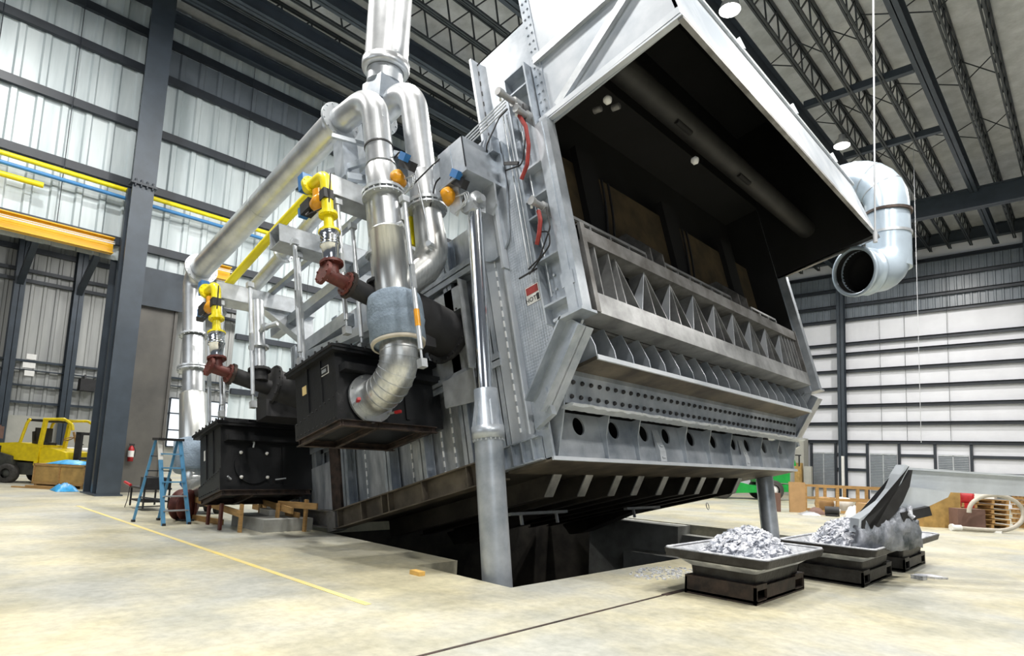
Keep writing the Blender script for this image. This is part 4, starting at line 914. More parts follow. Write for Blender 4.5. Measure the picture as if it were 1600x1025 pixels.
# ================================================================== DROSS BINS
def bin_(x, y, heap, label, seed, scale=1., spill=True):
    random.seed(seed)
    r = tag(empty('dross_bin', (x, y, 0)), label, 'bin')
    a, L = .45, .80                                              # half footprint across / along
    b = MB()
    b.bx(-a, a, -L, L, .02, .05)
    for sy in (-L, L - .03): b.bx(-a, a, sy, sy + .03, 0, .20)
    for sx in (-a, a - .03):                                     # side walls with two fork pockets
        b.bx(sx, sx + .03, -L, L, .16, .20).bx(sx, sx + .03, -L, L, 0, .035)
        for p, q in ((-L, -L + .05), (-L + .33, L - .33), (L - .05, L)): b.bx(sx, sx + .03, p, q, .035, .16)
    b.bx(-a, a, -L, -L + .33, .20, .225).bx(-a, a, L - .33, L, .20, .225)
    b.build('fork_base', RUST if seed == 1 else CAST, r)
    # tapered pan: rings of a rounded rectangle
    def ring(hx, hy, z, c=.06):
        pts = []
        for sx, sy, a0 in ((1, 1, 0), (-1, 1, 90), (-1, -1, 180), (1, -1, 270)):
            for k in range(4):
                an = math.radians(a0 + 30 * k); pts.append((sx * (hx - c) + c * math.cos(an), sy * (hy - c) + c * math.sin(an), z))
        return pts
    def shell(rings, cap0=False, cap1=False):
        m_ = MB(); n = len(rings[0]); vs = [p for rg in rings for p in rg]
        m_.add(vs, [(i * n + k, i * n + (k + 1) % n, (i + 1) * n + (k + 1) % n, (i + 1) * n + k) for i in range(len(rings) - 1) for k in range(n)])
        if cap0: m_.add(rings[0], [tuple(range(n))[::-1]])
        if cap1: m_.add(rings[-1], [tuple(range(n))])
        return m_
    shell([ring(.40, .72, .2), ring(.42, .74, .36), ring(.56, .90, .44), ring(.64, .98, .45), ring(.66, 1.0, .54), ring(.63, .97, .545), ring(.60, .94, .54)], True).build('pan', CAST, r)
    shell([ring(.60, .94, .54), ring(.50, .84, .40), ring(.42, .74, .34)], False, True).build('pan_lining', CASTIN, r)
    rim = MB(); rg = ring(.635, .975, .548); rim.tube(rg, .018, 6, closed=True); rim.build('crusted_rim', CASTIN, r)
    # dross: a heap of flakes over a mound (uncountable)
    h = MB(); nx, ny = 26, 34
    def hz(u, v):
        q = max(0, 1 - (u / 1.0) ** 2) * max(0, 1 - (v / 1.0) ** 2); return .36 + heap * q ** .8
    vs = []
    for i in range(nx + 1):
        for k in range(ny + 1):
            u, v = -1 + 2 * i / nx, -1 + 2 * k / ny; vs.append((u * .42, v * .74, hz(u, v) + random.uniform(-.012, .02)))
    h.add(vs, [(i * (ny + 1) + k, (i + 1) * (ny + 1) + k, (i + 1) * (ny + 1) + k + 1, i * (ny + 1) + k + 1) for i in range(nx) for k in range(ny)])
    for _ in range(900):
        u, v = random.uniform(-.85, .85), random.uniform(-.85, .85)
        if random.random() > .35 + .65 * (1 - max(abs(u), abs(v))): continue
        c = V((u * .44, v * .78, hz(u, v) + random.uniform(0, .04))); sz = random.uniform(.02, .07)
        ax = V((random.gauss(0, 1), random.gauss(0, 1), random.gauss(0, .6))).normalized(); bx_ = ax.orthogonal().normalized(); cx_ = ax.cross(bx_)
        k = random.choice((4, 5, 6)); pr = [c + (ax * math.cos(2 * PI * i / k) * random.uniform(.7, 1.4) + bx_ * math.sin(2 * PI * i / k) * random.uniform(.5, 1.0)) * sz for i in range(k)]
        t = cx_ * sz * .22
        h.add([p + t for p in pr] + [p - t for p in pr], [tuple(range(k)), tuple(range(2 * k - 1, k - 1, -1))] + [(i, k + i, k + (i + 1) % k, (i + 1) % k) for i in range(k)])
    o = tag(h.build('dross_heap', DROSS), ('shiny heap of dross flakes in the nearest bin', 'dross heap under the skimmer blade', 'low dross heap in the farthest bin')[seed - 1], 'dross', kind='stuff')
    o.location = (x, y, .0)
    return r
bin_(-3.42, 8.08, .40, 'nearest black dross bin with rusty fork base', 1)
bin_(-2.92, 10.55, .46, 'middle dross bin under the skimmer blade', 2)
bin_(-2.86, 12.75, .30, 'farthest dross bin beyond the skimmer blade', 3)
random.seed(11)
def flakes(n, cx, cy, rx, ry, label, z=0.0):
    mb = MB()
    for _ in range(n):
        an, q = random.uniform(0, 2 * PI), random.random() ** .6; x, y = cx + rx * q * math.cos(an), cy + ry * q * math.sin(an); s = random.uniform(.008, .03); k = 5; a0 = random.uniform(0, 6)
        p = [(x + s * random.uniform(.6, 1.3) * math.cos(a0 + i * 2 * PI / k), y + s * random.uniform(.6, 1.3) * math.sin(a0 + i * 2 * PI / k)) for i in range(k)]
        mb.prism(p, 'z', z, z + random.uniform(.004, .016))
    return tag(mb.build('dross_spill', DROSS), label, 'dross', kind='stuff')
flakes(230, -4.75, 8.3, .38, .7, 'scattered dross flakes on the slab left of the bins')
flakes(70, -4.45, 9.6, .3, .3, 'grey dross crumbs at the back of the nearest bin')
tag(MB().prism([(-4.28, 9.05), (-4.12, 9.0), (-4.1, 9.12), (-4.25, 9.16)], 'z', 0, .19).build('dross_lump', DROSS), 'upright white dross lump left of the nearest bin', 'dross')
tag(MB().prism([(-2.25, 11.75), (-1.95, 11.62), (-1.8, 11.8), (-2.05, 11.95)], 'z', 0, .03).build('dross_lump', DROSS), 'flat white dross lump on floor right of the bins', 'dross')
tag(MB().prism([(-2.22, 11.35), (-2.05, 11.3), (-2.02, 11.46), (-2.15, 11.5)], 'z', 0, .06).build('dross_lump', DROSS), 'small grey dross lump on floor near the middle bin', 'dross')

# ================================================================== SKIMMER (boom and blade)
sk = tag(empty('dross_skimmer', (-2.3, 10.9, 0)), 'long grey steel skimmer boom with curved blade in the bin', 'skimmer')
R1 = V((.7285, .685, 0)); ND = V((-.685, .7285, 0))              # along the boom, away from the viewer
B0 = V((0.05, -.25, 0))
def sp(u, z, t=0.): return B0 + R1 * u + ND * t + V((0, 0, z))
def sprism(pts, t0, t1):
    n = len(pts); mb = MB(); mb.add([sp(u, z, t0) for u, z in pts] + [sp(u, z, t1) for u, z in pts], [tuple(range(n)), tuple(range(2 * n - 1, n - 1, -1))] + [(i, n + i, n + (i + 1) % n, (i + 1) % n) for i in range(n)]); return mb
mb = sprism([(.02, 1.66), (2.2, 1.62), (5.5, 1.56), (5.5, 1.29), (.62, 1.36), (.02, 1.42)], -.09, .09); mb.build('boom', JIB, sk)
mb = sprism([(-.03, 1.70), (2.2, 1.645), (5.5, 1.585), (5.5, 1.56), (2.2, 1.62), (-.03, 1.665)], -.13, .13); mb.build('boom_top_flange', JIB, sk)
sprism([(-.02, 1.42), (.62, 1.365), (.58, 1.29), (.2, 1.10), (-.12, .94), (-.2, 1.1)], -.30, -.24).build('gusset_web', JIB, sk)
# blade: bent plate sweeping down into the bin, bright outside, black inside
out = [(-.03, 1.72), (-.12, 1.58), (-.22, 1.36), (-.36, 1.18), (-.57, 1.02), (-.72, .92), (-.74, .72)]
mid = [(-.70, .72), (-.68, .89), (-.54, .98), (-.32, 1.15), (-.18, 1.35), (-.08, 1.56), (.0, 1.70)]
inn = [(.03, 1.66), (-.02, 1.42), (-.12, 1.20), (-.24, 1.02), (-.40, .88), (-.55, .78), (-.62, .68)]
inn = inn[::1]
sprism([(u - .02, z + .01) for u, z in out] + mid, -.36, -.12).build('blade_plate', JIB, sk)
sprism([(u + .012, z - .012) for u, z in out] + inn, -.38, -.14).build('blade_spine', BLACK2, sk)
# crusted scoop below: ragged slab
random.seed(5); mb = MB(); nu, nv = 16, 8; vs = []
for i in range(nu + 1):
    for k in range(nv + 1):
        f, g = i / nu, k / nv; u = -.72 + .74 * f + random.uniform(-.02, .02) + .25 * g * (f - .5); zt = .93 + .22 * f; zb = .42 + .16 * f
        vs.append(sp(u, zt + (zb - zt) * g + random.uniform(-.03, .03), -.32 - .10 * math.sin(g * 2.6) + random.uniform(-.03, .03)))
N0 = len(vs)
vs += [v + ND * .12 for v in vs]
q = lambda i, k: i * (nv + 1) + k
fs = [(q(i, k), q(i + 1, k), q(i + 1, k + 1), q(i, k + 1)) for i in range(nu) for k in range(nv)]
fs += [tuple(N0 + j for j in reversed(f)) for f in fs]
ed = [q(i, 0) for i in range(nu + 1)] + [q(nu, k) for k in range(1, nv + 1)] + [q(i, nv) for i in range(nu - 1, -1, -1)] + [q(0, k) for k in range(nv - 1, 0, -1)]
fs += [(ed[i], N0 + ed[i], N0 + ed[(i + 1) % len(ed)], ed[(i + 1) % len(ed)]) for i in range(len(ed))]
mb.add(vs, fs, True); mb.build('crusted_scoop', DROSSD, sk)
mb = MB(); mb.bar(sp(-.15, .98, -.30), sp(.26, 1.09, -.30), .2, .13, (0, 0, 1)); mb.build('scoop_bracket', BLACK2, sk)
MB().tube([sp(-.02, 1.14, -.36), sp(-.04, 1.02, -.4), sp(.0, .98, -.42)], .035, 8).build('dross_drip', DROSS, sk)
for u, z in ((.03, 1.60), (.0, 1.38)): MB().cyl(sp(u, z, -.16), sp(u, z, -.09), .022, 8).build('bolt', GALV, sk)
MB().bar(sp(5.4, 0, 0), sp(5.4, 1.5, 0), .3, .3).build('carriage_post', STEEL, sk)

# ================================================================== STEPLADDER
ld = tag(empty('stepladder', (-13.8, 4.3, 0)), 'blue fibreglass stepladder beside the far elbow pipe', 'ladder')
def lp(x, y, z): return V((x + 13.8, y - 4.3, z))
tops = [lp(-14.02, 4.12, 1.66), lp(-13.93, 4.50, 1.66), lp(-13.78, 4.12, 1.66), lp(-13.72, 4.48, 1.66)]
feet = [lp(-14.2, 3.92, 0), lp(-14.35, 4.42, 0), lp(-13.3, 4.2, 0), lp(-13.41, 4.70, 0)]
for i, (p, q) in enumerate(zip(feet, tops)): MB().bar(p, q, .075 if i > 1 else .045, .03, (1, 0, 0)).build('rail', LADDERB, ld)
MB().bar(tops[2] * .999, tops[2].lerp(feet[2], .24), .08, .035, (1, 0, 0)).build('white_rail_label', WHITEM, ld)
for k in range(1, 6):
    f = k / 6; MB().bar(feet[2].lerp(tops[2], f), feet[3].lerp(tops[3], f), .09, .025).build('step', GALV if k < 3 else LADDERB, ld)
for f in (.3, .55, .8): MB().bar(feet[0].lerp(tops[0], f), feet[2].lerp(tops[2], f), .03, .02).build('spreader', STEELD, ld)
for f in (.18, .62): MB().bar(feet[0].lerp(tops[0], f), feet[1].lerp(tops[1], f), .04, .02).build('back_brace', STEELD, ld)
mb = MB(); a = (tops[0] + tops[1] + tops[2] + tops[3]) / 4; mb.bx(a.x - .2, a.x + .2, a.y - .24, a.y + .24, 1.65, 1.70); mb.build('top_cap', BLACK2, ld)
for p in feet: MB().bx(p.x - .04, p.x + .04, p.y - .03, p.y + .03, -.0, .045).build('foot', BLACK2, ld)
# blue lift behind the ladder
bl = tag(empty('scissor_lift', (-15.6, 5.6, 0)), 'blue scissor lift half hidden behind the stepladder', 'lift')
MB().bx(-.4, .4, -.35, .35, .95, 1.25).bx(-.36, .36, -.3, .3, 1.3, 1.5).build('platform', BLUE, bl)
MB().bx(-.45, .45, -.35, .35, .18, .42).build('chassis', BLACK2, bl)
mb = MB()
for y in (-.28, .28):
    for z in (.42, .68): mb.bar((-.35, y, z), (.35, y, z + .26), .06, .05, (0, 1, 0)).bar((.35, y, z), (-.35, y, z + .26), .06, .05, (0, 1, 0))
mb.build('scissor_arms', BLUE, bl)
mb = MB()
for x in (-.38, .38):
    for y in (-.33, .33): mb.bar((x, y, 1.25), (x, y, 1.72), .03, .03, (1, 0, 0))
mb.bar((-.38, -.33, 1.72), (.38, -.33, 1.72), .03, .03).bar((-.38, .33, 1.72), (.38, .33, 1.72), .03, .03).build('guard_rail', BLUE, bl)
for x in (-.3, .3):
    for y in (-.36, .36): MB().lathe((x, y - .05, .15), (0, 1, 0), [(0, .001), (0, .15), (.1, .15), (.1, .001)], 16).build('wheel', TYRE, bl)
MB().bx(-.15, .1, -.37, -.35, 1.02, 1.12).build('label', WHITEM, bl)
rl = tag(empty('hose_reel', (-14.15, 4.85, 0)), 'dark maroon hose reel standing behind the ladder', 'reel')
MB().lathe((-.12, -.08, .32), (.8, .5, 0), [(0, .001), (0, .32), (.04, .33), (.04, .2), (.2, .2), (.2, .33), (.24, .32), (.24, .001)], 28).build('drum', MAROON, rl)
MB().bx(-.25, .25, -.12, .12, 0, .04).bar((0, 0, .04), (0, 0, .35), .05, .05, (1, 0, 0)).build('stand', BLACK2, rl)
ct = tag(empty('work_cart', (-16.9, 4.95, 0)), 'low black cart with a red light bar beside the column', 'cart')
mb = MB(); mb.bx(-.5, .6, -.3, .3, .5, .54).bx(-.45, .55, -.28, .28, .2, .23)
for x in (-.45, .55):
    for y in (-.27, .27): mb.bar((x, y, 0.06), (x, y, .75 if x > 0 else .52), .035, .035, (1, 0, 0))
mb.bx(.1, .6, -.25, .25, .54, .78); mb.build('frame', BLACK2, ct)
MB().tube([(-.95, -.3, .60), (-.45, -.3, .55)], .035, 10).build('light_bar', RED, ct)
MB().tube(sweep([((-.5, -.3, .5), 0), ((-.4, -.35, .2), .1), ((-.55, -.35, .01), 0)]), .01, 6).build('cord', BLACK2, ct)

# ================================================================== TIMBER BARRICADE AND BLOCKS BY THE PIT
bc = tag(empty('timber_barricade', (-13, 5.4, 0)), 'rough timber barricade under the far black box', 'barricade')
def bp(x, y, z): return (x + 13, y - 5.4, z)
for x, y, h in ((-14.15, 5.05, .42), (-13.2, 4.98, .5), (-12.25, 4.85, .5), (-11.75, 5.02, .52), (-12.9, 5.9, .55), (-11.8, 5.75, .52), (-11.35, 6.1, .62)):
    MB().bar(bp(x, y, 0), bp(x, y, h), .045, .09, (1, 0, 0)).build('post', WOOD if h > .5 else MAROON, bc)
for a, b in (((-14.3, 5.05, .44), (-11.7, 5.0, .34)), ((-13.1, 5.95, .46), (-11.2, 5.75, .42)), ((-11.9, 5.8, .5), (-11.1, 6.2, .5)), ((-14.3, 5.0, .05), (-13.0, 5.2, .05)), ((-13.7, 6.1, .3), (-11.6, 6.1, .28))):
    MB().bar(bp(*a), bp(*b), .04, .12).build('board', WOOD, bc)
cb = tag(MB().bx(-12.95, -11.5, 5.35, 6.35, 0, .24).bx(-12.9, -12.2, 6.35, 6.4, 0, .2).build('concrete_block', CURB), 'low grey concrete block inside the timber barricade', 'block')
tag(MB().bx(-12.6, -12.15, 5.75, 6.1, .245, .36).bx(-12.5, -12.3, 5.85, 5.95, .36, .40).build('parts_box', WHITEM), 'small white box lying on the grey concrete block', 'box')
tag(MB().bx(-6.72, -6.52, 5.16, 5.26, 0, .055).build('wood_block', mat('orange_brick', (.72, .44, .12), .7, 0, var=.1, scale=8)), 'small yellow brick lying on floor by the pit', 'brick')
nc = tag(empty('steel_container', (-7.2, 12.6, -3.2)), 'dark navy container standing down in the pit', 'container')
MB().bx(-1.2, 1.2, -.9, .9, .1, 2.25).bx(-1.24, 1.24, -.94, .94, 2.2, 2.3).build('body', NAVY, nc)
for k in range(3): MB().bx(.9, 1.21 + .02, -.7 + k * .6, -.58 + k * .6, .9, 1.02).build('latch', GALV, nc)
MB().bx(-1.2, 1.2, -.8, -.6, 0, .1).bx(-1.2, 1.2, .6, .8, 0, .1).build('skid', STEELD, nc)

# ================================================================== FORKLIFT
fk = tag(empty('forklift', (-28.15, 4.72, 0), (0, 0, math.radians(43))), 'large yellow forklift parked behind the timber crate', 'forklift')
# local x = towards the mast (right in view), y = away, z up
MB().prism([(-1.65, .35), (-1.75, .6), (-1.72, 1.0), (-1.35, 1.12), (-.7, .95), (-.6, .42), (-.9, .28)], 'y', -.72, .72).build('counterweight', GREYB, fk)
mb = MB(); mb.prism([(-1.6, 1.0), (-1.48, 1.38), (-.6, 1.45), (.15, 1.38), (.2, .78), (-.6, .82)], 'y', -.62, .62); mb.build('hood', TRUCKY, fk)
MB().prism([(.25, .62), (.2, 1.3), (.55, 1.3), (1.15, 1.15), (1.2, .85), (.4, .7)], 'y', -.62, .62).build('cowl', TRUCKY, fk)
MB().bx(-1.62, -1.18, -.64, -.60, .98, 1.3).build('grille', BLACK2, fk)
for y in (-.6, .6):
    MB().tube(sweep([((-.55, y, 1.42), 0), ((-.38, y, 2.15), .06), ((-.28, y, 2.3), 0)]), .05, 8).build('rear_post', TRUCKY, fk)
mb = MB()
for y in (-.6, .6):
    mb.bar((.12, y, .65), (.28, y, 2.28), .10, .13, (0, 1, 0)).tube(sweep([((.2, y, 2.30), 0), ((.95, y, 2.34), .15), ((1.25, y, 2.15), .1), ((1.3, y, 1.95), 0)]), .05, 8)
for x in (.3, .55, .8): mb.bar((x, -.6, 2.32), (x, .6, 2.32), .06, .05)
mb.build('overhead_guard', TRUCKY, fk)
MB().bx(-.42, .3, -.58, .58, 2.22, 2.3).bx(-.3, -.1, -.3, .3, 1.5, 2.0).build('lamp_bar', BLACK2, fk)
MB().prism([(-.35, 1.4), (-.4, 1.85), (-.25, 1.88), (-.2, 1.5), (.1, 1.48), (.1, 1.38)], 'y', -.3, .3).build('seat', BLACK2, fk)
mb = MB(); mb.bx(1.35, 1.55, -.5, -.38, .15, 1.9).bx(1.35, 1.55, .38, .5, .15, 1.9).bx(1.4, 1.5, -.5, .5, 1.8, 1.9).bx(1.4, 1.5, -.5, .5, .9, 1.0); mb.build('mast', BLACK2, fk)
mb = MB(); mb.bx(1.58, 2.6, -.4, -.28, .12, .18).bx(1.58, 2.6, .28, .4, .12, .18).bx(1.55, 1.6, -.5, .5, .12, .7); mb.build('fork', STEELD, fk)
MB().bar((.9, 0, 1.9), (1.1, 0, 1.3), .06, .06, (0, 1, 0)).lathe((.85, -.15, 1.62), (-.5, 0, 1), [(0, .15), (.02, .17), (.04, .15)], 16).build('steering_wheel', WOOD, fk)
MB().prism([(-1.2, .3), (1.4, .3), (1.4, .7), (-1.0, .75)], 'y', -.5, .5).build('chassis', GREYB, fk)
for x, rr in ((-.78, .34), (1.05, .42)):
    for y in (-.66, .66):
        o = MB().lathe((x, y - .14, rr), (0, 1, 0), [(0, rr * .5), (0, rr * .9), (.04, rr), (.24, rr), (.28, rr * .9), (.28, rr * .5)], 28).build('tyre', TYRE, fk)
        MB().lathe((x, y - .12, rr), (0, 1, 0), [(0, .001), (0, .08), (.03, .1), (.05, rr * .52), (.2, rr * .52), (.2, .001)], 20).build('wheel_hub', GREYB, fk)
# crate, tarps, planks
cr = tag(empty('plywood_crate', (-25.5, 5.0, 0), (0, 0, math.radians(35))), 'brown plywood crate in front of the forklift wheel', 'crate')
MB().bx(-.95, .95, -.45, .45, .1, .78).build('box', WOOD2, cr)
mb = MB()
for x in (-.97, .0, .93): mb.bx(x, x + .05, -.48, -.45, .1, .78)
mb.bx(-.98, .98, -.48, -.455, .1, .17).bx(-.98, .98, -.48, -.455, .71, .78); mb.build('batten', WOOD, cr)
mb = MB()
for x in (-.9, 0, .85): mb.bx(x, x + .1, -.45, .45, 0, .1)
mb.build('skid', WOOD, cr)
def rumple(name, x, y, z, rx, ry, h, m, label, cat, seed, rot=0):
    random.seed(seed); mb = MB(); n = 14; vs = []
    for i in range(n + 1):
        for k in range(n + 1):
            u, v = -1 + 2 * i / n, -1 + 2 * k / n; q = max(0, 1 - u * u) * max(0, 1 - v * v)
            vs.append((u * rx, v * ry, .006 + q ** .7 * h * random.uniform(.8, 1.1)))
    a = (n + 1) ** 2
    vs += [(p[0], p[1], 0) for p in vs]
    fs = [(i * (n + 1) + k, (i + 1) * (n + 1) + k, (i + 1) * (n + 1) + k + 1, i * (n + 1) + k + 1) for i in range(n) for k in range(n)]
    fs += [tuple(a + j for j in reversed(f)) for f in fs]
    mb.add(vs, fs, True); o = tag(mb.build(name, m), label, cat); o.location = (x, y, z); o.rotation_euler = (0, 0, rot); return o
rumple('tarp', -25.4, 5.0, .785, .65, .4, .14, TARP, 'blue tarp crumpled on top of the plywood crate', 'tarp', 3, .6)
rumple('tarp', -23.75, 4.55, 0, .5, .3, .24, TARP, 'blue tarp heaped on floor against the big column', 'tarp', 4)
for k, (x, y, r, L) in enumerate(((-24.95, 4.05, .62, .9), (-24.75, 4.32, .62, .8), (-24.9, 4.12, .62, .5))):
    mb = MB().bx(-L, L, -.06, .06, 0, .045); o = tag(mb.build('plank', WOOD), ('long pale plank on floor before the crate', 'middle pale plank on floor before the crate', 'short top plank lying on the other planks')[k], 'plank'); o.location = (x, y, 0 if k < 2 else .05); o.rotation_euler = (0, 0, r)
# pipe rack along the side bay
rk = tag(empty('pipe_rack', (-37, 6.5, 0)), 'long black rack of white pipes behind the forklift', 'rack')
mb = MB()
for y in (-5, -3.4, -2.2, -.6, 1, 2.6, 4.2):
    mb.bar((0, y, 0), (0, y, 1.55), .12, .12, (1, 0, 0))
    for z in (.3, .7, 1.1, 1.45): mb.bx(-.5, .5, y - .05, y + .05, z - .05, z)
mb.build('frame', BLACK2, rk)
for z in (.36, .76, 1.16):
    for k in range(3): MB().tube([(.42 - .24 * k, -5.2, z), (.42 - .24 * k, 4.4, z)], .1, 8).build('pipe', WHITEM, rk)
tag(MB().bx(-37.3, -36.2, 3.0, 4.4, 1.55, 2.1).bx(-37.2, -36.3, 3.1, 4.3, 2.1, 2.16).build('control_cabinet', BROWN), 'dark brown cabinet on the pipe rack far left', 'cabinet')
tag(MB().bx(-36.9, -36.3, 9.9, 10.8, 1.55, 2.0).bx(-36.8, -36.4, 10.0, 10.7, 2.0, 2.04).build('carton', mat('cream_carton', (.75, .66, .40), .7)), 'cream carton on the pipe rack behind the forklift', 'carton')
tag(MB().bx(-44.6, -43.9, 8.55, 9.35, 4.6, 5.3).bar((-44.4, 8.9, 5.0), (-44.7, 8.9, 5.6), .1, .1).build('wall_heater', BLACK2), 'black box heater on the side bay wall', 'heater')
for k, z in enumerate((6.1, 5.6, 5.15)): tag(MB().bx(-44.15, -44.05, 5.9 - (.12 if k == 1 else 0), 6.35, z, z + .3).build('wall_box', WHITEM), ('top small white box on the side bay column', 'middle wider white box on the side bay column', 'lowest small white box on the side bay column')[k], 'box')

# ================================================================== FAR GREEN TELEHANDLER
th = tag(empty('telehandler', (-14.6, 33.4, 0), (0, 0, math.radians(44))), 'green telehandler far beyond the furnace', 'telehandler')
MB().prism([(-1.6, .45), (-1.5, .8), (-.4, .95), (.6, .75), (2.6, .9), (2.6, .5), (.6, .38), (-.6, .3)], 'y', -.7, .7).build('chassis', GREEN, th)
MB().prism([(.9, .95), (.8, 1.5), (1.4, 1.9), (2.6, 1.9), (2.6, .95)], 'y', -.6, .6).build('engine_cover', GREEN, th)
MB().bar((-1.2, .2, 1.0), (3.2, .2, 2.1), .35, .35).build('boom', GREEN, th)
mb = MB(); mb.bar((2.5, -.4, 1.9), (2.5, -.4, 2.5), .06, .06, (1, 0, 0)).bar((3.2, -.4, 1.9), (3.2, -.4, 2.5), .06, .06, (1, 0, 0)).bar((2.5, -.4, 2.5), (3.3, -.4, 2.5), .06, .06); mb.build('cab_frame', BLACK2, th)
for x in (-1.2, 1.5):
    for y in (-.95, .95):
        MB().lathe((x, y - .2, .55), (0, 1, 0), [(0, .3), (0, .5), (.06, .55), (.34, .55), (.4, .5), (.4, .3)], 24).build('tyre', TYRE, th)
        MB().lathe((x, y - .18, .55), (0, 1, 0), [(0, .001), (0, .12), (.1, .3), (.3, .3), (.3, .001)], 20).build('wheel_rim', WHITEM, th)

# ================================================================== CLUTTER ROW AT RIGHT
def D(px, py, dist, z=None):
    return None
def crate_board(x, y, w_, d_, h, m, name, label, cat, rot=0, tilt=0):
    mb = MB().bx(-w_ / 2, w_ / 2, -d_ / 2, d_ / 2, 0, h)
    o = tag(mb.build(name, m), label, cat); o.location = (x, y, 0); o.rotation_euler = (tilt, 0, rot); return o
AX = math.radians(43)                                            # the row runs across the view
def rp(u, v=0.): return (-9.0 + .731 * u - .682 * v, 25.3 + .682 * u * .0 + .02 * u + .731 * v)
crate_board(-8.75, 25.5, .62, .08, 1.18, CARD, 'plywood_sheet', 'tall tan board leaning at the left end of the clutter', 'board', .75, -.06)
crate_board(-9.5, 24.9, .5, .4, .72, BROWN, 'carton', 'dark brown carton left of the far cylinder', 'carton', .75)
fr = tag(empty('shipping_frame', (-7.3, 27.6, 0), (0, 0, .75)), 'long pale timber shipping frame full of parts', 'frame')
mb = MB()
for z in (.08, .55, 1.05):
    for y in (-.5, .5): mb.bx(-1.7, 2.3, y - .04, y + .04, z - .05, z + .05)
for x in (-1.7, -.9, -.1, .8, 1.6, 2.26):
    for y in (-.5, .5): mb.bx(x - .05, x + .05, y - .045, y + .045, .1, 1.0)
mb.build('rails', WOOD, fr)
for x, y, z, r, m in ((-1.2, 0, .35, .28, CARD), (-.4, .1, .35, .3, WHITEM), (.4, 0, .3, .25, BROWN), (1.2, 0, .32, .28, CARD), (1.9, 0, .3, .24, WOOD2)):
    MB().lathe((x, y - .3, z), (0, 1, 0), [(0, .001), (0, r), (.5, r), (.5, r * .5), (.5, .001)], 14).bx(x - r * .8, x + r * .8, y - .2, y + .2, .08, z).build('packed_part', m, fr)
for k, (x, y, rx, h, m, lab) in enumerate(((-6.75, 25.5, .3, .42, WHITEM, 'white plastic bag heap before the timber frame'), (-6.2, 25.9, .3, .7, WHITEM, 'crumpled white wrapping peak left of the blade'),
                                  (-8.0, 25.3, .32, .26, BROWN, 'brown scrap heap before the timber frame'), (-8.0, 24.55, .38, .12, GALV, 'flat grey scrap on floor beside the tan board'), (-5.4, 26.2, .5, .5, CARD, 'crumpled cardboard behind the skimmer blade'))):
    rumple('scrap_heap', x, y, 0, rx, rx * .8, h, m, lab, 'scrap', 20 + k, .5)
mt = tag(empty('electric_motor', (-7.3, 24.85, 0)), 'small dark motor on floor before the timber frame', 'motor')
MB().cyl((-.25, 0, .2), (.2, .15, .2), .16, 18).bx(-.2, .2, -.1, .2, 0, .08).build('body', BLACK2, mt)
MB().cyl((.2, .15, .2), (.24, .165, .2), .07, 14).build('end_cap', WHITEM, mt)
crate_board(-4.0, 24.2, 1.2, .7, 1.15, WOOD2, 'plywood_crate', 'tall yellowish plywood crate under the skimmer boom', 'crate', .75)
crate_board(-5.6, 23.7, 1.0, .6, .62, CARD, 'plywood_crate', 'low brown plywood crate behind the farthest bin', 'crate', .75)
crate_board(-4.75, 22.95, .34, .3, .62, RED, 'red_box', 'small red box before the plywood crates', 'box', .75)
crate_board(-3.1, 23.85, .85, .4, .66, BROWN, 'carton', 'brown carton left of the big hose loop', 'carton', .75)
def pallet(x, y, z, rot, label):
    r = tag(empty('wooden_pallet', (x, y, z), (0, 0, rot)), label, 'pallet', None)
    mb = MB()
    for k in range(7): mb.bx(-.6, .6, -.58 + k * .18, -.47 + k * .18, .11, .13)
    mb.build('deck', WOOD, r)
    mb = MB()
    for k in (-.55, 0, .5): mb.bx(k, k + .09, -.58, .6, .0, .11)
    mb.build('runner', WOOD, r); return r
names = ('lowest', 'second', 'third', 'fourth', 'fifth', 'sixth', 'top')
for k in range(6): pallet(-3.1 + .02 * (k % 2), 26.2, .16 * k, .75 + .03 * (k % 3), names[k] + ' pallet up from floor in the left pallet stack')
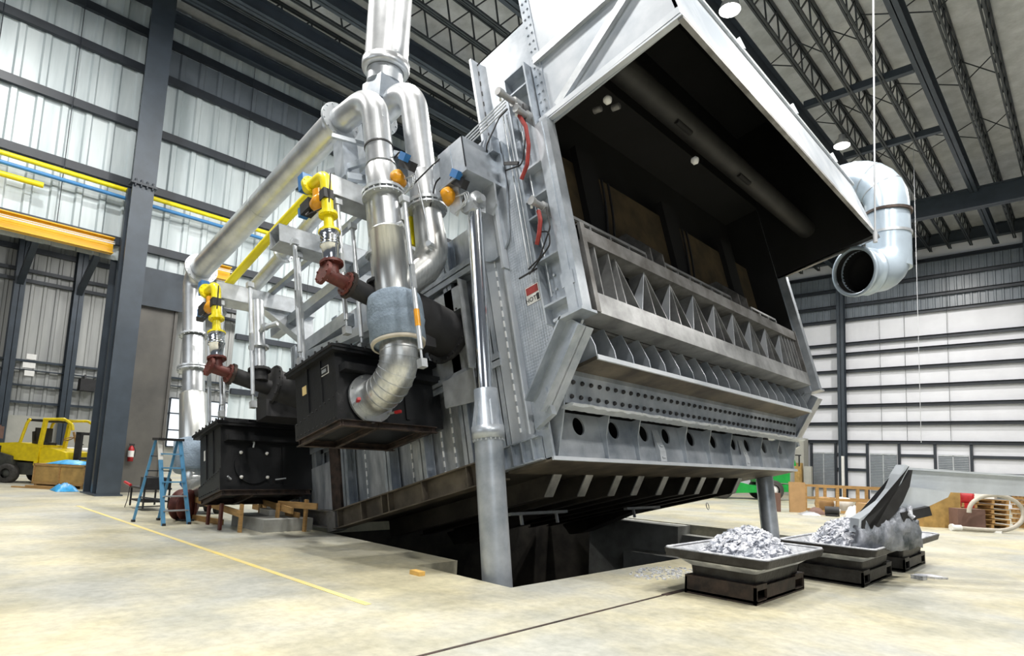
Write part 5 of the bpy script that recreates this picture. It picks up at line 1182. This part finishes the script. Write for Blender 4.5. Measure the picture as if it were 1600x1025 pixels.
for k in range(7): pallet(-1.5 - .03 * (k % 2), 27.6, .16 * k, .7 + .04 * (k % 2), names[k] + ' pallet up from floor in the right pallet stack')
for k in range(4): pallet(-.7, 25.9, .16 * k, .8, names[k] + ' pallet up from floor at the right frame edge')
tag(MB().bx(-.5, .5, -.4, .4, 0, .35).bx(-.4, .4, -.3, .3, .35, .4).build('parts_tote', WHITEM), 'white tote of parts on the left pallet stack', 'tote').location = (-3.1, 26.2, .96)
vw = tag(empty('red_valve', (-3.25, 25.0, 0)), 'red flanged valve peeking between the pallets', 'valve')
vw.scale = (.55, .55, 1.6)
MB().cyl((-.3, 0, .6), (.3, .2, .6), .10, 16).flange((-.3, 0, .6), (.95, .3, 0), .2, .05, 8, .02).flange((.3, .2, .6), (.95, .3, 0), .2, .05, 8, .02).bx(-.1, .1, -.05, .15, 0, .5).build('body', RED, vw)
hs = tag(empty('hose_loop', (-2.36, 23.75, 0)), 'big loop of thick grey hose on its edge', 'hose')
H1, HZ = V((.731, .682, 0)), V((0, 0, 1))
c = V((0, 0, .60)); pts = [V((-1.0, -.85, .10)), V((-.5, -.45, .08))] + arc(c, H1 * .82, HZ * .53, -PI * .52, PI * 1.02, 26)
MB().tube(pts, .062, 12).build('hose_body', HOSE, hs)
MB().flange(pts[0], (1, .9, 0), .11, .06, 6, .015).cyl(pts[0], pts[0] + V((.2, .17, 0)), .085, 14).build('end_fitting', WHITEM, hs)
MB().bx(-.08, .12, -.1, .1, 0, .06).bx(.6, .8, .5, .7, 0, .06).build('rest_block', WHITEM, hs)
tag(MB().bx(-12.32, -12.16, 44.0, 44.1, 0, 2.75).build('drain_pipe', WHITEM), 'white upright post beside the end wall column', 'post')
for k, (x, h) in enumerate(((-14.9, 2.2), (-14.3, 2.0))):
    tag(MB().bx(x, x + .45, 42.9, 43.2, 0, h).bx(x + .1, x + .35, 42.86, 42.9, h * .4, h * .8).build('electrical_cabinet', (WOOD2, BLOCK)[k]), ('tan upright cabinet far right of the furnace', 'pale grey cabinet far right of the furnace')[k], 'cabinet')
